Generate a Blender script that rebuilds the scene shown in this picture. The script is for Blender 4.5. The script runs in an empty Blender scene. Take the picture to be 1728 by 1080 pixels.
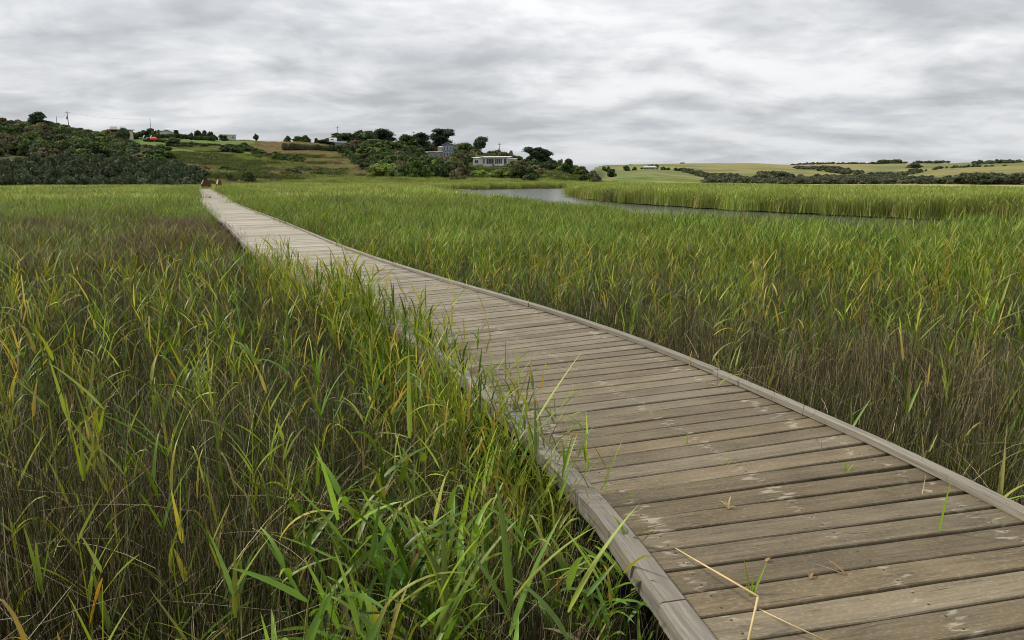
import bpy, math, random
import numpy as np
from mathutils import Vector, Matrix
rnd = random.Random(11)
R = np.random.RandomState(7)
PI = math.pi
sc = bpy.context.scene
C = sc.collection
H = 1.5                                   # eye height above the deck (deck top is z = 0)
PITCH = math.atan(240 / 1152)
cp, sp = math.cos(PITCH), math.sin(PITCH)
MARSH, WATER = -0.78, -0.86

# ------------------------------------------------------------------ survey helpers
def ray(px, py):
    u = (px - 864) / 1152; v = (540 - py) / 1152
    return u, cp + v * sp, v * cp - sp
def on_level(px, py, z):                  # point at height z seen at that bearing
    x, y, zz = ray(px, py); t = (H - z) / (-zz)
    return x * t, y * t
def at_depth(px, py, Y):
    x, y, zz = ray(px, py); t = Y / y
    return x * t, Y, H + zz * t
def az_of(px): return math.degrees(math.atan2((px - 864), 1177.0))

def hash2(ix, iy, seed):
    n = (ix.astype(np.int64) * 374761393 + iy.astype(np.int64) * 668265263 + seed * 974711) & 0x7fffffff
    n = ((n ^ (n >> 13)) * 1274126177) & 0x7fffffff
    return ((n ^ (n >> 16)) & 0xffff) / 65535.0
def vnoise(x, y, seed=0):
    x = np.asarray(x, float); y = np.asarray(y, float)
    ix = np.floor(x); iy = np.floor(y); fx = x - ix; fy = y - iy
    fx = fx * fx * (3 - 2 * fx); fy = fy * fy * (3 - 2 * fy)
    a = hash2(ix, iy, seed); b = hash2(ix + 1, iy, seed); c = hash2(ix, iy + 1, seed); d = hash2(ix + 1, iy + 1, seed)
    return (a * (1 - fx) + b * fx) * (1 - fy) + (c * (1 - fx) + d * fx) * fy
def fbm(x, y, seed=0, o=4):
    s = 0; a = .5; t = 0
    for k in range(o):
        s = s + a * vnoise(np.asarray(x) * 2 ** k, np.asarray(y) * 2 ** k, seed + k * 17); t += a; a *= .5
    return s / t

# ------------------------------------------------------------------ mesh helpers
def mesh_from(name, V, F, cols=None, smooth=False):
    me = bpy.data.meshes.new(name)
    V = np.asarray(V, np.float32)
    if isinstance(F, np.ndarray):
        n, k = F.shape
        me.vertices.add(len(V)); me.vertices.foreach_set('co', V.ravel())
        me.loops.add(n * k); me.loops.foreach_set('vertex_index', F.astype(np.int32).ravel())
        me.polygons.add(n); me.polygons.foreach_set('loop_start', np.arange(0, n * k, k, dtype=np.int32))
        me.update(calc_edges=True); me.validate()
    else:
        me.from_pydata(V.tolist(), [], F); me.update()
    if cols is not None:
        a = me.color_attributes.new('tint', 'FLOAT_COLOR', 'POINT')
        c = np.ones((len(V), 4), np.float32); c[:, :3] = cols
        a.data.foreach_set('color', c.ravel())
    if smooth: me.polygons.foreach_set('use_smooth', np.ones(len(me.polygons), bool))
    return me
def link(name, me, mat=None, parent=None):
    o = bpy.data.objects.new(name, me); C.objects.link(o)
    if mat is not None and me is not None and not me.materials: me.materials.append(mat)
    if parent is not None: o.parent = parent
    return o
def tag(o, label=None, cat=None, group=None, kind=None):
    if label: o['label'] = label
    if cat: o['category'] = cat
    if group: o['group'] = group
    if kind: o['kind'] = kind
    return o
def empty(name, loc, rz=0, **k):
    o = bpy.data.objects.new(name, None); C.objects.link(o); o.location = loc; o.rotation_euler = (0, 0, rz); o.empty_display_size = .2
    return tag(o, **k)
class MB:
    def __init__(s): s.v = []; s.f = []
    def poly(s, pts, faces):
        b = len(s.v); s.v += [tuple(p) for p in pts]; s.f += [[b + i for i in f] for f in faces]; return s
    def box(s, x0, x1, y0, y1, z0, z1):
        return s.poly([(x0,y0,z0),(x1,y0,z0),(x1,y1,z0),(x0,y1,z0),(x0,y0,z1),(x1,y0,z1),(x1,y1,z1),(x0,y1,z1)],
                      [(0,3,2,1),(4,5,6,7),(0,1,5,4),(1,2,6,5),(2,3,7,6),(3,0,4,7)])
    def tube(s, pts, rad, n=8):
        b = len(s.v); pts = [Vector(p) for p in pts]
        for i, p in enumerate(pts):
            d = (pts[min(i + 1, len(pts) - 1)] - pts[max(i - 1, 0)]).normalized()
            a = d.orthogonal().normalized() if abs(d.z) < .9 else Vector((1, 0, 0)) - d * d.x; a.normalize(); c = d.cross(a)
            r = rad[i] if isinstance(rad, (list, tuple)) else rad
            for k in range(n):
                t = 2 * PI * k / n; s.v.append(tuple(p + a * (r * math.cos(t)) + c * (r * math.sin(t))))
        for i in range(len(pts) - 1):
            for k in range(n):
                s.f.append([b + i*n + k, b + i*n + (k+1) % n, b + (i+1)*n + (k+1) % n, b + (i+1)*n + k])
        s.f.append([b + k for k in range(n)][::-1]); s.f.append([b + (len(pts)-1)*n + k for k in range(n)])
        return s
    def extrude(s, prof, x0, x1):          # closed profile in (y,z), swept along x
        n = len(prof); b = len(s.v)
        s.v += [(x0, y, z) for y, z in prof] + [(x1, y, z) for y, z in prof]
        s.f.append([b + i for i in range(n)][::-1]); s.f.append([b + n + i for i in range(n)])
        for i in range(n): s.f.append([b + i, b + (i+1) % n, b + n + (i+1) % n, b + n + i])
        return s
    def build(s, name, mat, parent=None, smooth=False):
        me = bpy.data.meshes.new(name); me.from_pydata(s.v, [], s.f); me.update()
        if smooth: me.polygons.foreach_set('use_smooth', [True] * len(me.polygons))
        return link(name, me, mat, parent)

# ------------------------------------------------------------------ materials
class NT:
    def __init__(s, name, rough=.8, spec=.3):
        s.m = bpy.data.materials.new(name); s.m.use_nodes = True; s.t = s.m.node_tree; s.n = s.t.nodes
        s.b = s.n['Principled BSDF']; s.b.inputs['Roughness'].default_value = rough; s.b.inputs['Specular IOR Level'].default_value = spec
    def new(s, ty, **k):
        n = s.n.new(ty)
        for a, b in k.items():
            if a[0] == '_': n.inputs[int(a[1:]) if a[1:].isdigit() else a[1:]].default_value = b
            else: setattr(n, a, b)
        return n
    def l(s, a, b): s.t.links.new(a, b)
    def math(s, op, a, b=None, c=None, clamp=False):
        n = s.new('ShaderNodeMath', operation=op); n.use_clamp = clamp
        for i, v in enumerate((a, b, c)):
            if v is None: continue
            if hasattr(v, 'type') or hasattr(v, 'links'): s.l(v, n.inputs[i])
            else: n.inputs[i].default_value = v
        return n.outputs[0]
    def mix(s, f, a, b, mode='MIX'):
        n = s.new('ShaderNodeMix', data_type='RGBA', blend_type=mode)
        for i, v in ((0, f), (6, a), (7, b)):
            if hasattr(v, 'links'): s.l(v, n.inputs[i])
            else: n.inputs[i].default_value = v if i == 0 else (*v, 1)
        return n.outputs[2]
    def noise(s, vec, scale, detail=4, rough=.55, out=0):
        n = s.new('ShaderNodeTexNoise'); n.inputs['Scale'].default_value = scale; n.inputs['Detail'].default_value = detail; n.inputs['Roughness'].default_value = rough
        if vec is not None: s.l(vec, n.inputs['Vector'])
        return n.outputs[out]
    def ramp(s, f, pts):
        n = s.new('ShaderNodeValToRGB'); s.l(f, n.inputs[0]); e = n.color_ramp.elements
        while len(e) < len(pts): e.new(.5)
        for q, (p, c) in zip(e, pts): q.position = p; q.color = (*c, 1) if len(c) == 3 else c
        return n.outputs[0]
    def bump(s, h, st, dist=.01):
        n = s.new('ShaderNodeBump'); n.inputs['Strength'].default_value = st; n.inputs['Distance'].default_value = dist
        s.l(h, n.inputs['Height']); s.l(n.outputs[0], s.b.inputs['Normal'])
    def pos(s): return s.new('ShaderNodeNewGeometry').outputs['Position']
    def obj(s): return s.new('ShaderNodeTexCoord').outputs['Object']
    def mapping(s, vec, sc_): 
        n = s.new('ShaderNodeMapping'); n.inputs['Scale'].default_value = sc_; s.l(vec, n.inputs[0]); return n.outputs[0]

def plain(name, col, rough=.7, var=.25, scale=6, spec=.3, metal=0):
    q = NT(name, rough, spec); n = q.noise(q.obj(), scale, 5)
    q.l(q.mix(n, tuple(c * (1 - var) for c in col), tuple(min(1, c * (1 + var)) for c in col)), q.b.inputs['Base Color'])
    q.b.inputs['Metallic'].default_value = metal
    return q.m
def leaf_material(name, trans=.35, rough=.5, var=.5, spec=.3, hue=True, scale=30):
    q = NT(name, rough, spec)
    at = q.new('ShaderNodeAttribute', attribute_name='tint').outputs['Color']
    oi = q.new('ShaderNodeObjectInfo').outputs['Random']
    hs = q.new('ShaderNodeHueSaturation'); q.l(at, hs.inputs['Color'])
    q.l(q.math('MULTIPLY_ADD', oi, var, 1 - var / 2), hs.inputs['Value'])
    if hue: q.l(q.math('MULTIPLY_ADD', oi, .03, .485), hs.inputs['Hue'])
    n = q.noise(q.pos(), scale, 3)
    col = q.mix(q.math('MULTIPLY', n, .6), hs.outputs[0], (.45, .45, .45), 'MULTIPLY')
    q.l(col, q.b.inputs['Base Color'])
    if trans > 0:
        tr = q.new('ShaderNodeBsdfTranslucent'); tc = q.mix(1.0, col, (1.25, 1.15, .6), 'MULTIPLY'); q.l(tc, tr.inputs['Color'])
        ms = q.new('ShaderNodeMixShader'); ms.inputs[0].default_value = trans
        q.l(q.b.outputs[0], ms.inputs[1]); q.l(tr.outputs[0], ms.inputs[2]); q.l(ms.outputs[0], q.n['Material Output'].inputs[0])
    return q.m
M = {}
M['leaf'] = leaf_material('reed leaf', .34, .42, .55, .28)
M['stem'] = leaf_material('rush stem', 0, .6, .5, .25)
M['farreed'] = leaf_material('distant reed', .22, .6, .55, .2, scale=1.1)
M['crown'] = leaf_material('tree foliage', .18, .7, .45, .15, scale=1.2)
M['bark'] = plain('bark', (.12, .095, .07), .9, .4)
def wood_grain():
    q = NT('weathered deck boards', .72, .35)
    uv = q.new('ShaderNodeUVMap', uv_map='wood').outputs[0]
    at = q.new('ShaderNodeAttribute', attribute_name='tint').outputs['Color']
    sep = q.new('ShaderNodeSeparateXYZ'); q.l(uv, sep.inputs[0])
    sepc = q.new('ShaderNodeSeparateColor'); q.l(at, sepc.inputs[0])       # r tone, g id, b paleness
    cmb = q.new('ShaderNodeCombineXYZ'); q.l(sep.outputs[0], cmb.inputs[0]); q.l(sep.outputs[1], cmb.inputs[1]); q.l(q.math('MULTIPLY', sepc.outputs[1], 60), cmb.inputs[2])
    v = cmb.outputs[0]
    streak = q.noise(q.mapping(v, (2.2, 75, 1)), 1.0, 6, .65)
    fine = q.noise(q.mapping(v, (9, 260, 1)), 1.0, 4, .7)
    blot = q.noise(q.mapping(v, (3.2, 9, 1)), 1.0, 4, .55)
    speck = q.noise(q.mapping(v, (45, 130, 1)), 1.0, 3, .6)
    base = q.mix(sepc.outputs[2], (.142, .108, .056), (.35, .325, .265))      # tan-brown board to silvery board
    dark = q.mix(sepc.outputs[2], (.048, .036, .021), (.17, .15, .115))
    f = q.math('ADD', q.math('MULTIPLY', streak, .75), q.math('MULTIPLY', blot, .55)); f = q.math('SUBTRACT', f, .2)
    col = q.mix(q.ramp(f, [(.22, (0,0,0)), (.66, (1,1,1))]), dark, base)
    col = q.mix(q.math('MULTIPLY', q.ramp(speck, [(.52, (0,0,0)), (.75, (1,1,1))]), .35), col, (.30, .26, .19))
    col = q.mix(q.math('MULTIPLY', q.ramp(blot, [(.58, (0,0,0)), (.78, (1,1,1))]), .45), col, (.095, .095, .092))
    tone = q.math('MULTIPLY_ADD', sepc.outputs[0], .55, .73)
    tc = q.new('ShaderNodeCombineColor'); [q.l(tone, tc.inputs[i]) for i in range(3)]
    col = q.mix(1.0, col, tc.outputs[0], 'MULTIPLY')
    # pale worn patches and nail holes over the three joists (u = metres from the centre line)
    au = q.math('ABSOLUTE', sep.outputs[0]); jit = q.math('MULTIPLY', q.math('SUBTRACT', q.noise(q.mapping(v, (.6, 22, 1)), 1, 2), .5), .34)
    d1 = q.math('ABSOLUTE', q.math('SUBTRACT', q.math('ADD', au, jit), .74)); d0 = q.math('ABSOLUTE', q.math('ADD', sep.outputs[0], jit))
    dj = q.math('MINIMUM', d0, d1)
    near = q.math('SUBTRACT', 1.0, q.math('DIVIDE', dj, .085), clamp=True)
    patch = q.math('MULTIPLY', q.noise(q.mapping(v, (8, 44, 1)), 1.0, 5, .65), q.math('MULTIPLY_ADD', q.noise(q.mapping(v, (1.1, .01, 7)), 1, 1), .9, .55))
    pm = q.ramp(q.math('ADD', q.math('MULTIPLY', near, .34), patch), [(.79, (0,0,0)), (.92, (1,1,1))])
    col = q.mix(q.math('MULTIPLY', pm, .36), col, (.46, .42, .34))
    q.l(col, q.b.inputs['Base Color'])
    # nail heads, two per joist
    ud0 = q.math('ABSOLUTE', sep.outputs[0]); ud1 = q.math('ABSOLUTE', q.math('SUBTRACT', au, .74)); un = q.math('MINIMUM', ud0, ud1)
    vn = q.math('ABSOLUTE', q.math('SUBTRACT', q.math('ABSOLUTE', sep.outputs[1]), .036)); nr = q.math('SQRT', q.math('ADD', q.math('MULTIPLY', un, un), q.math('MULTIPLY', vn, vn)))
    nail = q.math('LESS_THAN', nr, .0055); col = q.mix(nail, col, (.035, .025, .02))
    # cracks
    cr = q.noise(q.mapping(v, (5, 95, 3)), 1.0, 2, .5)
    ck = q.ramp(cr, [(.24, (0,0,0)), (.33, (1,1,1))])
    col2 = q.mix(ck, (.03, .024, .018), col); q.l(col2, q.b.inputs['Base Color'])
    hgt = q.math('ADD', q.math('ADD', q.math('MULTIPLY', streak, .8), q.math('MULTIPLY', fine, .5)), q.math('MULTIPLY', ck, .9))
    q.bump(hgt, .55, .004)
    return q.m
M['deck'] = wood_grain()
def kerb_wood():
    q = NT('weathered grey kerb timber', .75, .3)
    uv = q.new('ShaderNodeUVMap', uv_map='wood').outputs[0]
    oi = q.new('ShaderNodeObjectInfo').outputs['Random']
    s = q.noise(q.mapping(uv, (2.5, 70, 1)), 1.0, 6, .65); b = q.noise(q.mapping(uv, (2, 6, 1)), 1, 4); f = q.noise(q.mapping(uv, (12, 240, 1)), 1, 3, .7)
    col = q.mix(q.ramp(s, [(.3, (0,0,0)), (.68, (1,1,1))]), (.085, .078, .066), (.25, .235, .205))
    col = q.mix(q.math('MULTIPLY', b, .5), col, (.16, .14, .10))
    col = q.mix(q.ramp(f, [(.3, (1,1,1)), (.4, (0,0,0))]), col, (.06, .05, .04))
    hs = q.new('ShaderNodeHueSaturation'); q.l(col, hs.inputs['Color']); q.l(q.math('MULTIPLY_ADD', oi, .25, .88), hs.inputs['Value'])
    q.l(hs.outputs[0], q.b.inputs['Base Color'])
    q.bump(q.math('ADD', s, q.math('MULTIPLY', f, .6)), .7, .004)
    return q.m
M['kerb'] = kerb_wood()

# ------------------------------------------------------------------ sky
w = bpy.data.worlds.new('World'); sc.world = w; w.use_nodes = True
nt = w.node_tree; nd = nt.nodes; nd.clear()
SUN_AZ, SUN_EL = math.radians(-70), math.radians(40)      # sun to the left, ahead
def W(ty, **k):
    n = nd.new(ty)
    for a, b in k.items(): setattr(n, a, b)
    return n
out = W('ShaderNodeOutputWorld')
sky = W('ShaderNodeTexSky', sky_type='NISHITA'); sky.sun_disc = False; sky.sun_elevation = SUN_EL; sky.sun_rotation = SUN_AZ
bg1 = W('ShaderNodeBackground'); bg1.inputs[1].default_value = .1; nt.links.new(sky.outputs[0], bg1.inputs[0])
tc = W('ShaderNodeTexCoord'); sep = W('ShaderNodeSeparateXYZ'); nt.links.new(tc.outputs['Generated'], sep.inputs[0])
def m(op, a, b=None, c=None, clamp=False):
    n = W('ShaderNodeMath', operation=op); n.use_clamp = clamp
    for i, v in enumerate((a, b, c)):
        if v is None: continue
        if isinstance(v, (int, float)): n.inputs[i].default_value = v
        else: nt.links.new(v, n.inputs[i])
    return n.outputs[0]
X, Y_, Z = sep.outputs
zc = m('ADD', m('MAXIMUM', Z, 0.0), .19)
cv = W('ShaderNodeCombineXYZ'); nt.links.new(m('DIVIDE', X, zc), cv.inputs[0]); nt.links.new(m('DIVIDE', Y_, zc), cv.inputs[1])
def wn(scale, detail, rough, off=(0, 0, 0), dist=0.0, st=(1, 1, 1)):
    mp = W('ShaderNodeMapping'); mp.inputs[1].default_value = off; mp.inputs[3].default_value = st; nt.links.new(cv.outputs[0], mp.inputs[0])
    n = W('ShaderNodeTexNoise'); n.inputs['Scale'].default_value = scale; n.inputs['Detail'].default_value = detail; n.inputs['Roughness'].default_value = rough; n.inputs['Distortion'].default_value = dist
    nt.links.new(mp.outputs[0], n.inputs[0]); return n.outputs[0]
relief = m('SUBTRACT', wn(1.9, 5, .5, (11, 2.2, 3), .35, (.8, 1.0, 1)), wn(1.9, 5, .5, (11.03, 2.42, 3), .35, (.8, 1.0, 1)))
big = wn(.62, 5, .5, (3.1, 8.4, 0), .3, (1, 1.0, 1))
mid = wn(1.9, 7, .55, (11, 2.2, 3), .35, (.8, 1.0, 1))
fin = wn(4.6, 6, .6, (1, 7, 5), .3, (.8, 1.0, 1))
cl = m('ADD', m('ADD', m('MULTIPLY', big, .45), m('MULTIPLY', mid, .38)), m('MULTIPLY', fin, .22)); cl = m('ADD', cl, m('MULTIPLY', relief, .30))
ramp = W('ShaderNodeValToRGB'); nt.links.new(cl, ramp.inputs[0])
e = ramp.color_ramp.elements
for q, (p, c) in zip([e[0], e[1], e.new(.5), e.new(.56), e.new(.6)], [(.39, (.44, .452, .472)), (.70, (.96, .962, .97)), (.47, (.55, .562, .582)), (.54, (.67, .68, .70)), (.61, (.80, .806, .815))]): q.position = p; q.color = (*c, 1)
bright = m('ADD', m('MULTIPLY', m('POWER', m('MAXIMUM', Z, 0.0), .8), 1.05), .94)
hz = m('MULTIPLY', Z, 9.0, clamp=True)                      # low sky: paler, bluer, lower contrast
mx = W('ShaderNodeMix', data_type='RGBA'); nt.links.new(m('MULTIPLY_ADD', hz, .38, .62), mx.inputs[0]); mx.inputs[6].default_value = (.52, .57, .63, 1); nt.links.new(ramp.outputs[0], mx.inputs[7])
bg2 = W('ShaderNodeBackground'); nt.links.new(mx.outputs[2], bg2.inputs[0]); nt.links.new(bright, bg2.inputs[1])
ms = W('ShaderNodeMixShader'); ms.inputs[0].default_value = .95
nt.links.new(bg1.outputs[0], ms.inputs[1]); nt.links.new(bg2.outputs[0], ms.inputs[2]); nt.links.new(ms.outputs[0], out.inputs[0])
ld = bpy.data.lights.new('sun', 'SUN'); ld.energy = 4.2; ld.angle = math.radians(6); ld.color = (1, .91, .74)
so = bpy.data.objects.new('sun', ld); C.objects.link(so)
dirv = Vector((math.sin(SUN_AZ) * math.cos(SUN_EL), math.cos(SUN_AZ) * math.cos(SUN_EL), math.sin(SUN_EL)))
so.rotation_euler = dirv.to_track_quat('Z', 'Y').to_euler()
cam = bpy.data.cameras.new('camera'); cam.lens = 24; cam.sensor_width = 36; cam.clip_end = 20000; cam.clip_start = .05
co = bpy.data.objects.new('camera', cam); C.objects.link(co); co.location = (0, 0, H); co.rotation_euler = (PI / 2 - PITCH, 0, 0); sc.camera = co
sc.view_settings.view_transform = 'Standard'; sc.view_settings.look = 'None'; sc.view_settings.exposure = 0; sc.view_settings.gamma = 1
sc.render.resolution_x = 1024; sc.render.resolution_y = 640
sc.cycles.max_bounces = 6; sc.cycles.diffuse_bounces = 3; sc.cycles.transparent_max_bounces = 4; sc.cycles.transmission_bounces = 3
sc.cycles.pixel_filter_type = 'BLACKMAN_HARRIS'; sc.cycles.filter_width = 1.05; sc.cycles.use_denoising = True; sc.cycles.denoiser = 'OPENIMAGEDENOISE'; sc.cycles.denoising_input_passes = 'RGB_ALBEDO_NORMAL'

# ------------------------------------------------------------------ terrain
m_ = None
COLS = [  # bearing px, five knots (Y, picture height of the ground there or None for marsh level)
 (-900, [(120,None),(150,288),(190,262),(230,245),(260,240)]), (-400, [(120,None),(150,286),(190,252),(230,226),(260,220)]),
 (0,   [(124,None),(150,289),(185,254),(215,230),(245,217)]), (100, [(124,None),(150,287),(185,257),(215,235),(248,217)]),
 (160, [(124,None),(150,287),(185,259),(218,242),(252,230)]), (200, [(126,None),(152,287),(185,263),(220,247),(258,236)]), (260, [(130,None),(155,289),(195,265),(228,250),(270,235)]),
 (350, [(136,None),(160,291),(200,269),(240,252),(290,236)]), (440, [(146,None),(170,294),(210,271),(250,252),(300,238)]),
 (500, [(150,None),(175,295),(215,273),(252,255),(300,240)]), (580, [(155,None),(180,294),(222,274),(262,257),(305,247)]),
 (640, [(156,None),(182,294),(228,277),(272,260),(325,250)]), (740, [(162,None),(188,296),(232,283),(280,270),(335,259)]),
 (830, [(166,None),(192,297),(222,287),(246,281),(310,274)]), (920, [(172,None),(196,300),(222,294),(252,289),(310,286)]),
 (990, [(180,None),(205,304),(232,301),(262,299),(330,298)]), (1022, [(230,None),(330,306),(560,300),(800,286),(1400,279)]),
 (1050, [(230,None),(340,304),(560,295),(800,287),(1400,279)]), (1100, [(230,None),(340,304),(560,288),(800,286),(1400,277.5)]),
 (1150, [(230,None),(340,305),(560,294),(800,287),(1400,276.5)]), (1200, [(230,None),(340,305),(560,300),(900,287),(1500,275)]),
 (1260, [(230,None),(340,305),(560,300),(900,285),(1500,275.5)]), (1320, [(230,None),(340,305),(560,301),(900,287),(1600,278)]),
 (1380, [(230,None),(340,305),(600,299),(900,288),(2000,278)]), (1450, [(230,None),(340,305),(650,301),(1300,285),(2100,276)]),
 (1550, [(230,None),(340,305),(700,298),(1300,285),(2100,275)]), (1600, [(230,None),(340,305),(700,293),(1300,284),(2100,275)]),
 (1728, [(230,None),(340,304),(700,288),(1300,280),(2100,272)]), (2300, [(230,None),(340,304),(700,290),(1300,282),(2100,272)])]
KA, KR, KZ = [], [], []
for px, kn in COLS:
    a = az_of(px); rr = []; zz = []
    for (Y, yp) in kn:
        r = Y / math.cos(math.radians(a)); rr.append(r)
        zz.append(MARSH if yp is None else at_depth(px, yp, Y)[2])
    rr = [0] + rr + [rr[-1] * 1.6, 9000]; zz = [MARSH] + zz + [zz[-1] * .8, zz[-1] * .6]
    KA.append(a); KR.append(rr); KZ.append(zz)
for a in (-110, -180): KA.insert(0, a); KR.insert(0, [0, 200, 300, 400, 700, 1200, 3000, 9000]); KZ.insert(0, [MARSH, MARSH, 1, 3, 8, 14, 20, 20])
for a in (110, 180): KA.append(a); KR.append([0, 200, 300, 400, 700, 1200, 3000, 9000]); KZ.append([MARSH, MARSH, 1, 3, 8, 14, 20, 20])
KA = np.array(KA); KR = np.array(KR); KZ = np.array(KZ)
RIV_FAR = [(2300,425),(2000,400),(1728,377),(1640,373),(1540,369.5),(1400,363),(1270,356),(1150,349.5),(1085,345),(1030,340),(992,335),(972,329),(968,324),(978,319.5),(960,317.5),(900,318.2),(820,319.3),(745,321),(712,322)]
river = [on_level(a, b, WATER) for a, b in RIV_FAR]
RIV_NEAR = [(712,110),(735,72),(790,50),(900,42),(985,37),(1085,28.6),(1270,23.6),(1400,21.7),(1540,20),(1728,18.8),(2000,17),(2300,14)]
river += [((p - 864) / 1177 * Y, Y) for p, Y in RIV_NEAR]
RP = np.array(river)
def in_river(x, y):
    x = np.asarray(x, float); y = np.asarray(y, float); c = np.zeros(x.shape, bool); n = len(RP)
    for i in range(n):
        x0, y0 = RP[i]; x1, y1 = RP[(i + 1) % n]
        if y0 == y1: continue
        k = ((y0 > y) != (y1 > y)) & (x < (x1 - x0) * (y - y0) / (y1 - y0) + x0); c ^= k
    return c
def river_dist(x, y):
    d = np.full(np.shape(x), 1e9); n = len(RP)
    for i in range(n):
        a = RP[i]; b = RP[(i + 1) % n]; ab = b - a; t = np.clip(((x - a[0]) * ab[0] + (y - a[1]) * ab[1]) / (ab @ ab), 0, 1)
        d = np.minimum(d, np.hypot(x - a[0] - t * ab[0], y - a[1] - t * ab[1]))
    return d
def height(x, y):
    x = np.atleast_1d(np.asarray(x, float)); y = np.atleast_1d(np.asarray(y, float))
    r = np.hypot(x, y); a = np.degrees(np.arctan2(x, y))
    i = np.clip(np.searchsorted(KA, a, side='right') - 1, 0, len(KA) - 2)
    f = (a - KA[i]) / (KA[i + 1] - KA[i]); f = f * f * (3 - 2 * f) * .5 + f * .5
    rr = KR[i] * (1 - f[:, None]) + KR[i + 1] * f[:, None]; zz = KZ[i] * (1 - f[:, None]) + KZ[i + 1] * f[:, None]
    z = np.full(x.shape, MARSH)
    for k in range(rr.shape[1] - 1):
        s = (r >= rr[:, k]) & (r < rr[:, k + 1]); t = (r - rr[:, k]) / np.maximum(rr[:, k + 1] - rr[:, k], 1e-6)
        t = t * .75 + .25 * t * t * (3 - 2 * t)
        z = np.where(s, zz[:, k] * (1 - t) + zz[:, k + 1] * t, z)
    up = np.clip((z - MARSH) / 3, 0, 1)
    z = z + up * ((fbm(x / 14, y / 14, 5) - .5) * 1.3 + (fbm(x / 4, y / 4, 9) - .5) * .5) * np.clip(300 / np.maximum(r, 1), 0, 1)
    z = z + np.clip((r - 450) / 400, 0, 1) * (fbm(x / 170, y / 170, 31) - .5) * 7
    near = r < 190
    if near.any():
        q = in_river(x, y) & near; d = river_dist(x[q], y[q]) if q.any() else 0
        if q.any(): z[q] = MARSH - np.clip(d * .9, 0, .9)
        z = np.where(near & ~q & (z < MARSH + .3), z + (fbm(x / 1.3, y / 1.3, 3) - .5) * .08, z)
    return z
def hz1(x, y): return float(height([x], [y])[0])
azs = np.concatenate([np.arange(-180, -52, 4), np.arange(-52, 52, .3), np.arange(52, 180, 4)])
rs = np.concatenate([np.geomspace(.6, 118, 110), np.arange(120, 350, 1.6), np.geomspace(352, 2600, 120), np.geomspace(2750, 8500, 10)])
A, Rr = np.meshgrid(np.radians(azs), rs); gx = (Rr * np.sin(A)).ravel(); gy = (Rr * np.cos(A)).ravel(); gz = height(gx, gy)
na, nr = len(azs), len(rs)
ii, jj = np.meshgrid(np.arange(na), np.arange(nr - 1)); ii2 = (ii + 1) % na
F = np.stack([jj * na + ii, jj * na + ii2, (jj + 1) * na + ii2, (jj + 1) * na + ii], -1).reshape(-1, 4)
V = np.stack([gx, gy, gz], 1); V = np.vstack([V, [[0, 0, MARSH]]])
# ground cover colours (albedo), by place
pxs = 864 + 1177 * np.where(gy > 1, gx / np.maximum(gy, 1), 0); rad = np.hypot(gx, gy)
def lerp(a, b, t): return np.asarray(a)[None] * (1 - t[:, None]) + np.asarray(b)[None] * t[:, None]
n1 = fbm(gx / 22, gy / 22, 41); n2 = fbm(gx / 7, gy / 7, 43); n3 = fbm(gx / 90, gy / 90, 47)
ss = lambda e0, e1, v: np.clip((v - e0) / (e1 - e0), 0, 1) ** 2 * (3 - 2 * np.clip((v - e0) / (e1 - e0), 0, 1))
grass = lerp((.085, .14, .028), (.21, .19, .065), ss(.38, .62, n1))
grass = grass * (1 - .65 * ss(.52, .68, n2))[:, None] + np.array((.032, .055, .018))[None] * (.65 * ss(.52, .68, n2))[:, None]
lawn = ((pxs > 225) & (pxs < 430) & (rad > 225) & (rad < 330)).astype(float)
grass = grass * (1 - .8 * lawn)[:, None] + np.array((.085, .13, .032))[None] * (.8 * lawn)[:, None]
tan = ss(430, 470, pxs) * (1 - ss(585, 610, pxs)) * ss(215, 235, rad)
grass = grass * (1 - .75 * tan)[:, None] + lerp((.26, .21, .075), (.17, .18, .05), n2) * (.75 * tan)[:, None]
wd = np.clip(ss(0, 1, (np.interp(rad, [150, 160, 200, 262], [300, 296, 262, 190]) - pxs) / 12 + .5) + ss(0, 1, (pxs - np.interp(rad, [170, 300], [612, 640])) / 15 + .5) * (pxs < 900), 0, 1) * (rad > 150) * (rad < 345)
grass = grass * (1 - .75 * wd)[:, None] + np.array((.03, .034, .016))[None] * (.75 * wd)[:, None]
far = ss(380, 480, rad)
fld = lerp((.17, .21, .075), (.29, .26, .105), ss(.4, .62, fbm(gx / 160, gy / 160, 61)))
fld = np.where((fbm(gx / 120 + 9, gy / 210, 71) > .62)[:, None], np.array((.17, .20, .085))[None], fld)
crest = ss(1140, 1190, pxs) * (1 - ss(1420, 1500, pxs)) * ss(1080, 1200, rad)
fld = fld * (1 - .8 * crest)[:, None] + np.array((.34, .28, .13))[None] * (.8 * crest)[:, None]
fld = fld * .64
gcol = grass * (1 - far)[:, None] + fld * far[:, None]
flat = (gz < MARSH + .25)
mud = lerp((.02, .017, .012), (.038, .032, .02), n2)
pale = lerp((.20, .20, .085), (.34, .28, .16), n1)
gcol = np.where((flat & (rad < 128))[:, None], mud, gcol)
gcol = np.where((flat & (rad >= 128))[:, None], pale, gcol)
gcol = np.vstack([gcol, [[.05, .04, .03]]])
F = F[:, ::-1]
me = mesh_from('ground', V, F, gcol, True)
q = NT('ground cover', .95, .1)
at = q.new('ShaderNodeAttribute', attribute_name='tint').outputs['Color']
n = q.noise(q.pos(), .8, 6, .7); n2_ = q.noise(q.pos(), .06, 5, .6)
col = q.mix(q.ramp(n, [(.3, (0,0,0)), (.7, (1,1,1))]), (.62, .62, .6), (1.3, 1.3, 1.25)); col = q.mix(1.0, at, col, 'MULTIPLY')
c3 = q.mix(n2_, (.8, .85, .8), (1.2, 1.15, 1.1)); col = q.mix(1.0, col, c3, 'MULTIPLY')
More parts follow.
